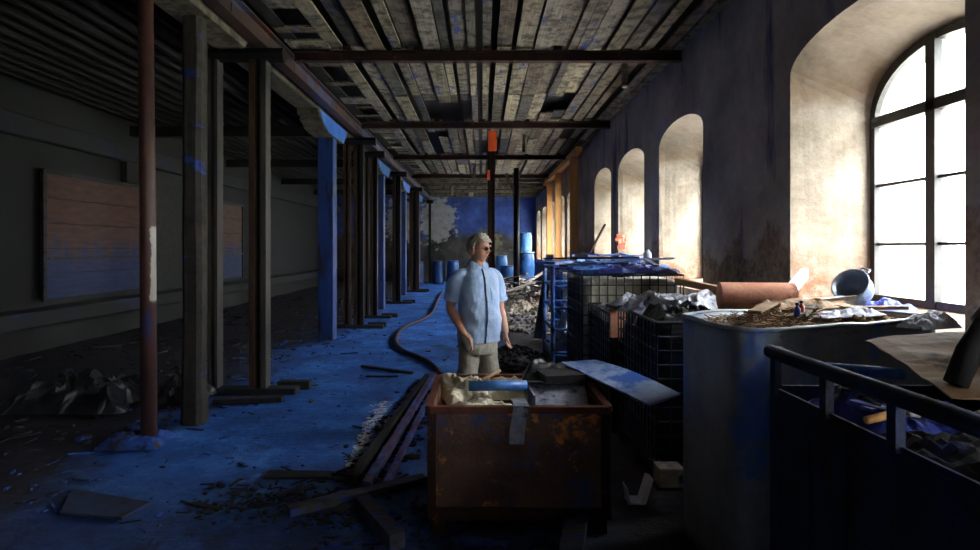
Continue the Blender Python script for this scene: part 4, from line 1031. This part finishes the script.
# hair: side-parted grey cap with volume at the back and sides
m = MB(); r_ = bmesh.ops.create_icosphere(m.b, subdivisions=5, radius=1)
kill = []
for v in r_['verts']:
    d = v.co.copy(); x, y, z = d
    line = .50-.30*x*0+.04*noise.noise(d*5) if y < -.2 else (.50+(-.5-.42)*min(1, (y+.2)/.45))
    if z < line: kill.append(v)
    p = head_pt(d); th = .012+.012*max(0, z)+.008*noise.fractal(d*4, 1, 2, 4)+(.010*max(0, y))
    if y < -.2: th += .003+.004*x
    nrm = Vector((d.x/.076, d.y/.098, d.z/.118)).normalized(); v.co = HR @ (p+nrm*th)
bmesh.ops.delete(m.b, geom=kill, context='VERTS')
m.build('hair', 'hair', man, smooth=True, mods=[('SOLIDIFY', dict(thickness=.014, offset=-1))])
m = MB()
rr = random.Random(77)
for k in range(150):
    a = rr.uniform(0, 6.28); z = rr.uniform(.3, .98) if math.sin(a) < 0 else rr.uniform(-.2, .98)
    if math.sin(a) < 0 and z < .52: continue
    q = math.sqrt(1-z*z); d = Vector((q*math.cos(a), q*math.sin(a), z)); nrm = Vector((d.x/.076, d.y/.098, d.z/.118)).normalized()
    tang = Vector((rr.uniform(.2, 1), rr.uniform(-.3, .6), rr.uniform(-.5, .2))); tang = (tang-nrm*tang.dot(nrm)).normalized()
    p0 = head_pt(d)+nrm*.016; L = rr.uniform(.02, .045)
    m.tube([HR @ p0, HR @ (p0+tang*L*.5+nrm*.01), HR @ (p0+tang*L+nrm*rr.uniform(.0, .012))], [.0035, .003, .001], 5)
m.build('hair_tufts', 'hair', man, smooth=True)
m = MB()
for s_ in (-1, 1): m.tube([HR @ Vector((s_*.014, -.103, .03)), HR @ Vector((s_*.03, -.104, .037)), HR @ Vector((s_*.05, -.088, .032))], [.003, .005, .003], 6)
m.build('eyebrows', 'hair', man)
for s_ in (-1, 1):
    m = MB(); bmesh.ops.create_icosphere(m.b, subdivisions=2, radius=.0125)
    for v in m.b.verts: v.co = HR @ (v.co+Vector((s_*.03, -.076, .007)))
    m.build('eye', 'eye', man, smooth=True)
    m = MB(); bmesh.ops.create_icosphere(m.b, subdivisions=2, radius=.006)
    for v in m.b.verts: v.co = HR @ (v.co+Vector((s_*.03+.003, -.0845, .007)))
    m.build('iris', 'iris', man, smooth=True)
m = MB(); m.tube([HR @ Vector((x_, -.1+abs(x_)*.45-.004, -.056+.0*abs(x_))) for x_ in (-.024, -.012, 0, .012, .024)], [.001, .0028, .0035, .0028, .001], 6); m.build('mouth', 'lip', man)
t = MB()
for s_ in (-1, 1):
    c = [HR @ Vector((s_*.031+.024*math.cos(q), -.106+.18*(.031+s_*.024*math.cos(q)-.02)**1*1.0*.35, .008+.016*math.sin(q))) for q in [2*math.pi*k/16 for k in range(17)]]
    t.tube(c, .0018, 6, cap=False)
    t.tube([HR @ Vector((s_*.056, -.1, .012)), HR @ Vector((s_*.078, -.05, .012)), HR @ Vector((s_*.083, .01, .008))], .0018, 6)
t.tube([HR @ Vector((-.008, -.108, .012)), HR @ Vector((0, -.112, .014)), HR @ Vector((.008, -.108, .012))], .0018, 6)
gl = t.build('glasses', 'metal_fr', man)
for s_ in (-1, 1):
    m = MB(); m.b.faces.new([m.b.verts.new(HR @ Vector((s_*.031+.0235*math.cos(q), -.105, .008+.0155*math.sin(q)))) for q in [2*math.pi*k/16 for k in range(16)]])
    m.build('lens', 'lens', gl, mods=[('SOLIDIFY', dict(thickness=.0015))])
# shirt
m = MB()
T = [(.855, 0, .0, .172, .142), (.90, 0, -.004, .172, .15), (.98, 0, -.014, .174, .16), (1.06, 0, -.024, .174, .162), (1.15, 0, -.022, .172, .152), (1.26, 0, -.01, .178, .142), (1.34, 0, 0, .182, .132), (1.40, 0, .006, .174, .118), (1.45, 0, .012, .138, .092), (1.475, 0, .014, .09, .072), (1.49, 0, .012, .07, .066)]
def fold(v, k=1):
    p = v.co; n1 = noise.noise(Vector((p.x*7, p.y*7, p.z*4.5))); n2 = noise.noise(Vector((p.x*16+p.z*9, p.y*14, p.z*10)))
    r = Vector((p.x, p.y, 0)).normalized(); v.co += r*(n1*.022+n2*.014)*k
rings = []
for (z0, a, b, c_, d_), (z1, a1, b1, c1, d1) in zip(T, T[1:]):
    for k in range(4):
        q = k/4; rings.append(ell((0, b+(b1-b)*q, z0+(z1-z0)*q), c_+(c1-c_)*q, d_+(d1-d_)*q, 36, 2.35))
rings.append(ell((0, T[-1][2], T[-1][0]), T[-1][3], T[-1][4], 36, 2.35))
m.ring_loft(rings)
for S, E in ((RS, RE), (LS, LE)):
    q = S.lerp(E, .80); m.tube(smoothpath([Vector((S.x*.35, S.y, 1.40)), Vector((S.x*.86, S.y, 1.395)), S.lerp(E, .28)+Vector((S.x*.04, 0, 0)), S.lerp(E, .55), q], 4), [.06, .062, .064, .066, .068, .069, .07, .071, .071, .071, .071, .072, .072, .073, .074, .075, .077], 20)
for v in m.b.verts: fold(v)
m.build('shirt', 'shirt', man, mods=[('REMESH', dict(mode='VOXEL', voxel_size=.006, use_smooth_shade=True)), ('SMOOTH', dict(factor=.4, iterations=1))])
m = MB()
for s_ in (-1, 1):
    a = [Vector((s_*.012, -.078, 1.455)), Vector((s_*.072, -.088, 1.425)), Vector((s_*.085, -.02, 1.50)), Vector((s_*.055, .055, 1.545)), Vector((s_*.05, -.02, 1.535)), Vector((s_*.02, -.062, 1.495))]
    vs = [m.b.verts.new(p) for p in a]; m.b.faces.new(vs)
vs = [m.b.verts.new(p) for p in ((-.055, .055, 1.545), (.055, .055, 1.545), (.07, .085, 1.49), (-.07, .085, 1.49))]; m.b.faces.new(vs)
m.build('collar', 'shirt', man, mods=[('SOLIDIFY', dict(thickness=.006))])
m = MB()
def front(x, z):
    for (z0, a, b, c_, d_), (z1, a1, b1, c1, d1) in zip(T, T[1:]):
        if z0 <= z <= z1:
            q = (z-z0)/(z1-z0); rx, ry, cy = c_+(c1-c_)*q, d_+(d1-d_)*q, b+(b1-b)*q
            class V: pass
            v = V(); v.co = Vector((x, cy-ry*(1-min(1, abs(x/rx))**2.35)**(1/2.35), z)); fold(v); return v.co
    return Vector((x, 0, z))
m.grid(2, 40, lambda u, v: front(.004+(u-.5)*.012, .857+v*.60)+Vector((0, -.006, 0)))
m.build('placket', 'collar_in', man, mods=[('SOLIDIFY', dict(thickness=.004))])
for k in range(6):
    m = MB(); p = front(.02, .93+k*.09); m.cbox((p.x, p.y-.004, p.z), (.01, .006, .01)); m.build('button', 'lid', man)
m = MB(); m.grid(6, 6, lambda u, v: front(.055+u*.09, 1.21+v*.1)+Vector((0, -.004, 0))); m.build('chest_pocket', 'shirt', man, mods=[('SOLIDIFY', dict(thickness=.006))])
# trousers and shoes
m = MB()
m.ring_loft([ell((0, 0, z), a, b, 28, 2.3) for z, a, b in ((.76, .148, .12), (.82, .16, .13), (.88, .163, .135), (.95, .16, .138), (1.0, .155, .135))])
for s_ in (-1, 1): limb(m, [(.075*s_, 0, .9), (.086*s_, -.005, .72), (.102*s_, -.005, .5), (.106*s_, .02, .28), (.112*s_, .02, .05)], [.088, .09, .08, .078, .084], 18)
RPK = RW+Vector((.03, -.0, -.06)); limb(m, [RW+Vector((.02, .03, -.0)), RPK, RPK+Vector((.03, .03, -.07))], [.045, .052, .03], 12)
for v in m.b.verts: fold(v, .8)
m.build('trousers', 'trouser', man, mods=[('REMESH', dict(mode='VOXEL', voxel_size=.007, use_smooth_shade=True)), ('SMOOTH', dict(factor=.4, iterations=1))])
for s_ in (-1, 1):
    m = MB(); L = [(.05, .06, .03, .05), (.0, .06, .04, .05), (-.08, .045, .046, .04), (-.15, .03, .042, .028), (-.19, .024, .026, .02)]
    m.ring_loft([[Vector((.112*s_+rx*math.cos(q), y_+.03, max(.002, zc+.03*0+rz*math.sin(q)))) for q in [2*math.pi*k/16 for k in range(16)]] for y_, zc, rx, rz in L])
    m.build('shoe', 'shoe', man, smooth=True)

# ------------------------------------------------------------------ light, world, camera
w = bpy.data.worlds.new('overcast_sky'); SC.world = w; w.use_nodes = True
bg = w.node_tree.nodes['Background']; bg.inputs[0].default_value = (.93, .97, 1, 1); bg.inputs[1].default_value = 11.0
sun = bpy.data.lights.new('sun', 'SUN'); sun.energy = 4.5; sun.angle = R(22); sun.color = (1, .93, .82)
so = bpy.data.objects.new('sun', sun); COL.objects.link(so)
so.rotation_euler = Vector((-1.0, .95, -1.35)).to_track_quat('-Z', 'Y').to_euler()
for i, (y0, y1) in enumerate(WIN):
    l = bpy.data.lights.new('daylight_portal', 'AREA'); l.shape = 'RECTANGLE'; l.size = 2.0; l.size_y = y1-y0-.2; l.cycles.is_portal = True
    o = bpy.data.objects.new('daylight_portal', l); COL.objects.link(o); o.location = (XO+.02, (y0+y1)/2, 2.2)
    o.rotation_euler = (0, R(90), 0)

cam = bpy.data.cameras.new('camera'); co = bpy.data.objects.new('camera', cam); COL.objects.link(co); SC.camera = co
co.location = (0, 0, 1.63); co.rotation_euler = (R(90), 0, 0)
cam.sensor_width = 36; cam.lens = 600/980*36; cam.shift_x = 8/980; cam.shift_y = -27/980; cam.clip_start = .05
vs = SC.view_settings; vs.view_transform = 'Standard'; vs.look = 'None'; vs.gamma = 1; vs.use_curve_mapping = False; vs.exposure = 2.0
SC.cycles.use_denoising = True; SC.cycles.max_bounces = 10; SC.cycles.diffuse_bounces = 6; SC.cycles.transparent_max_bounces = 12
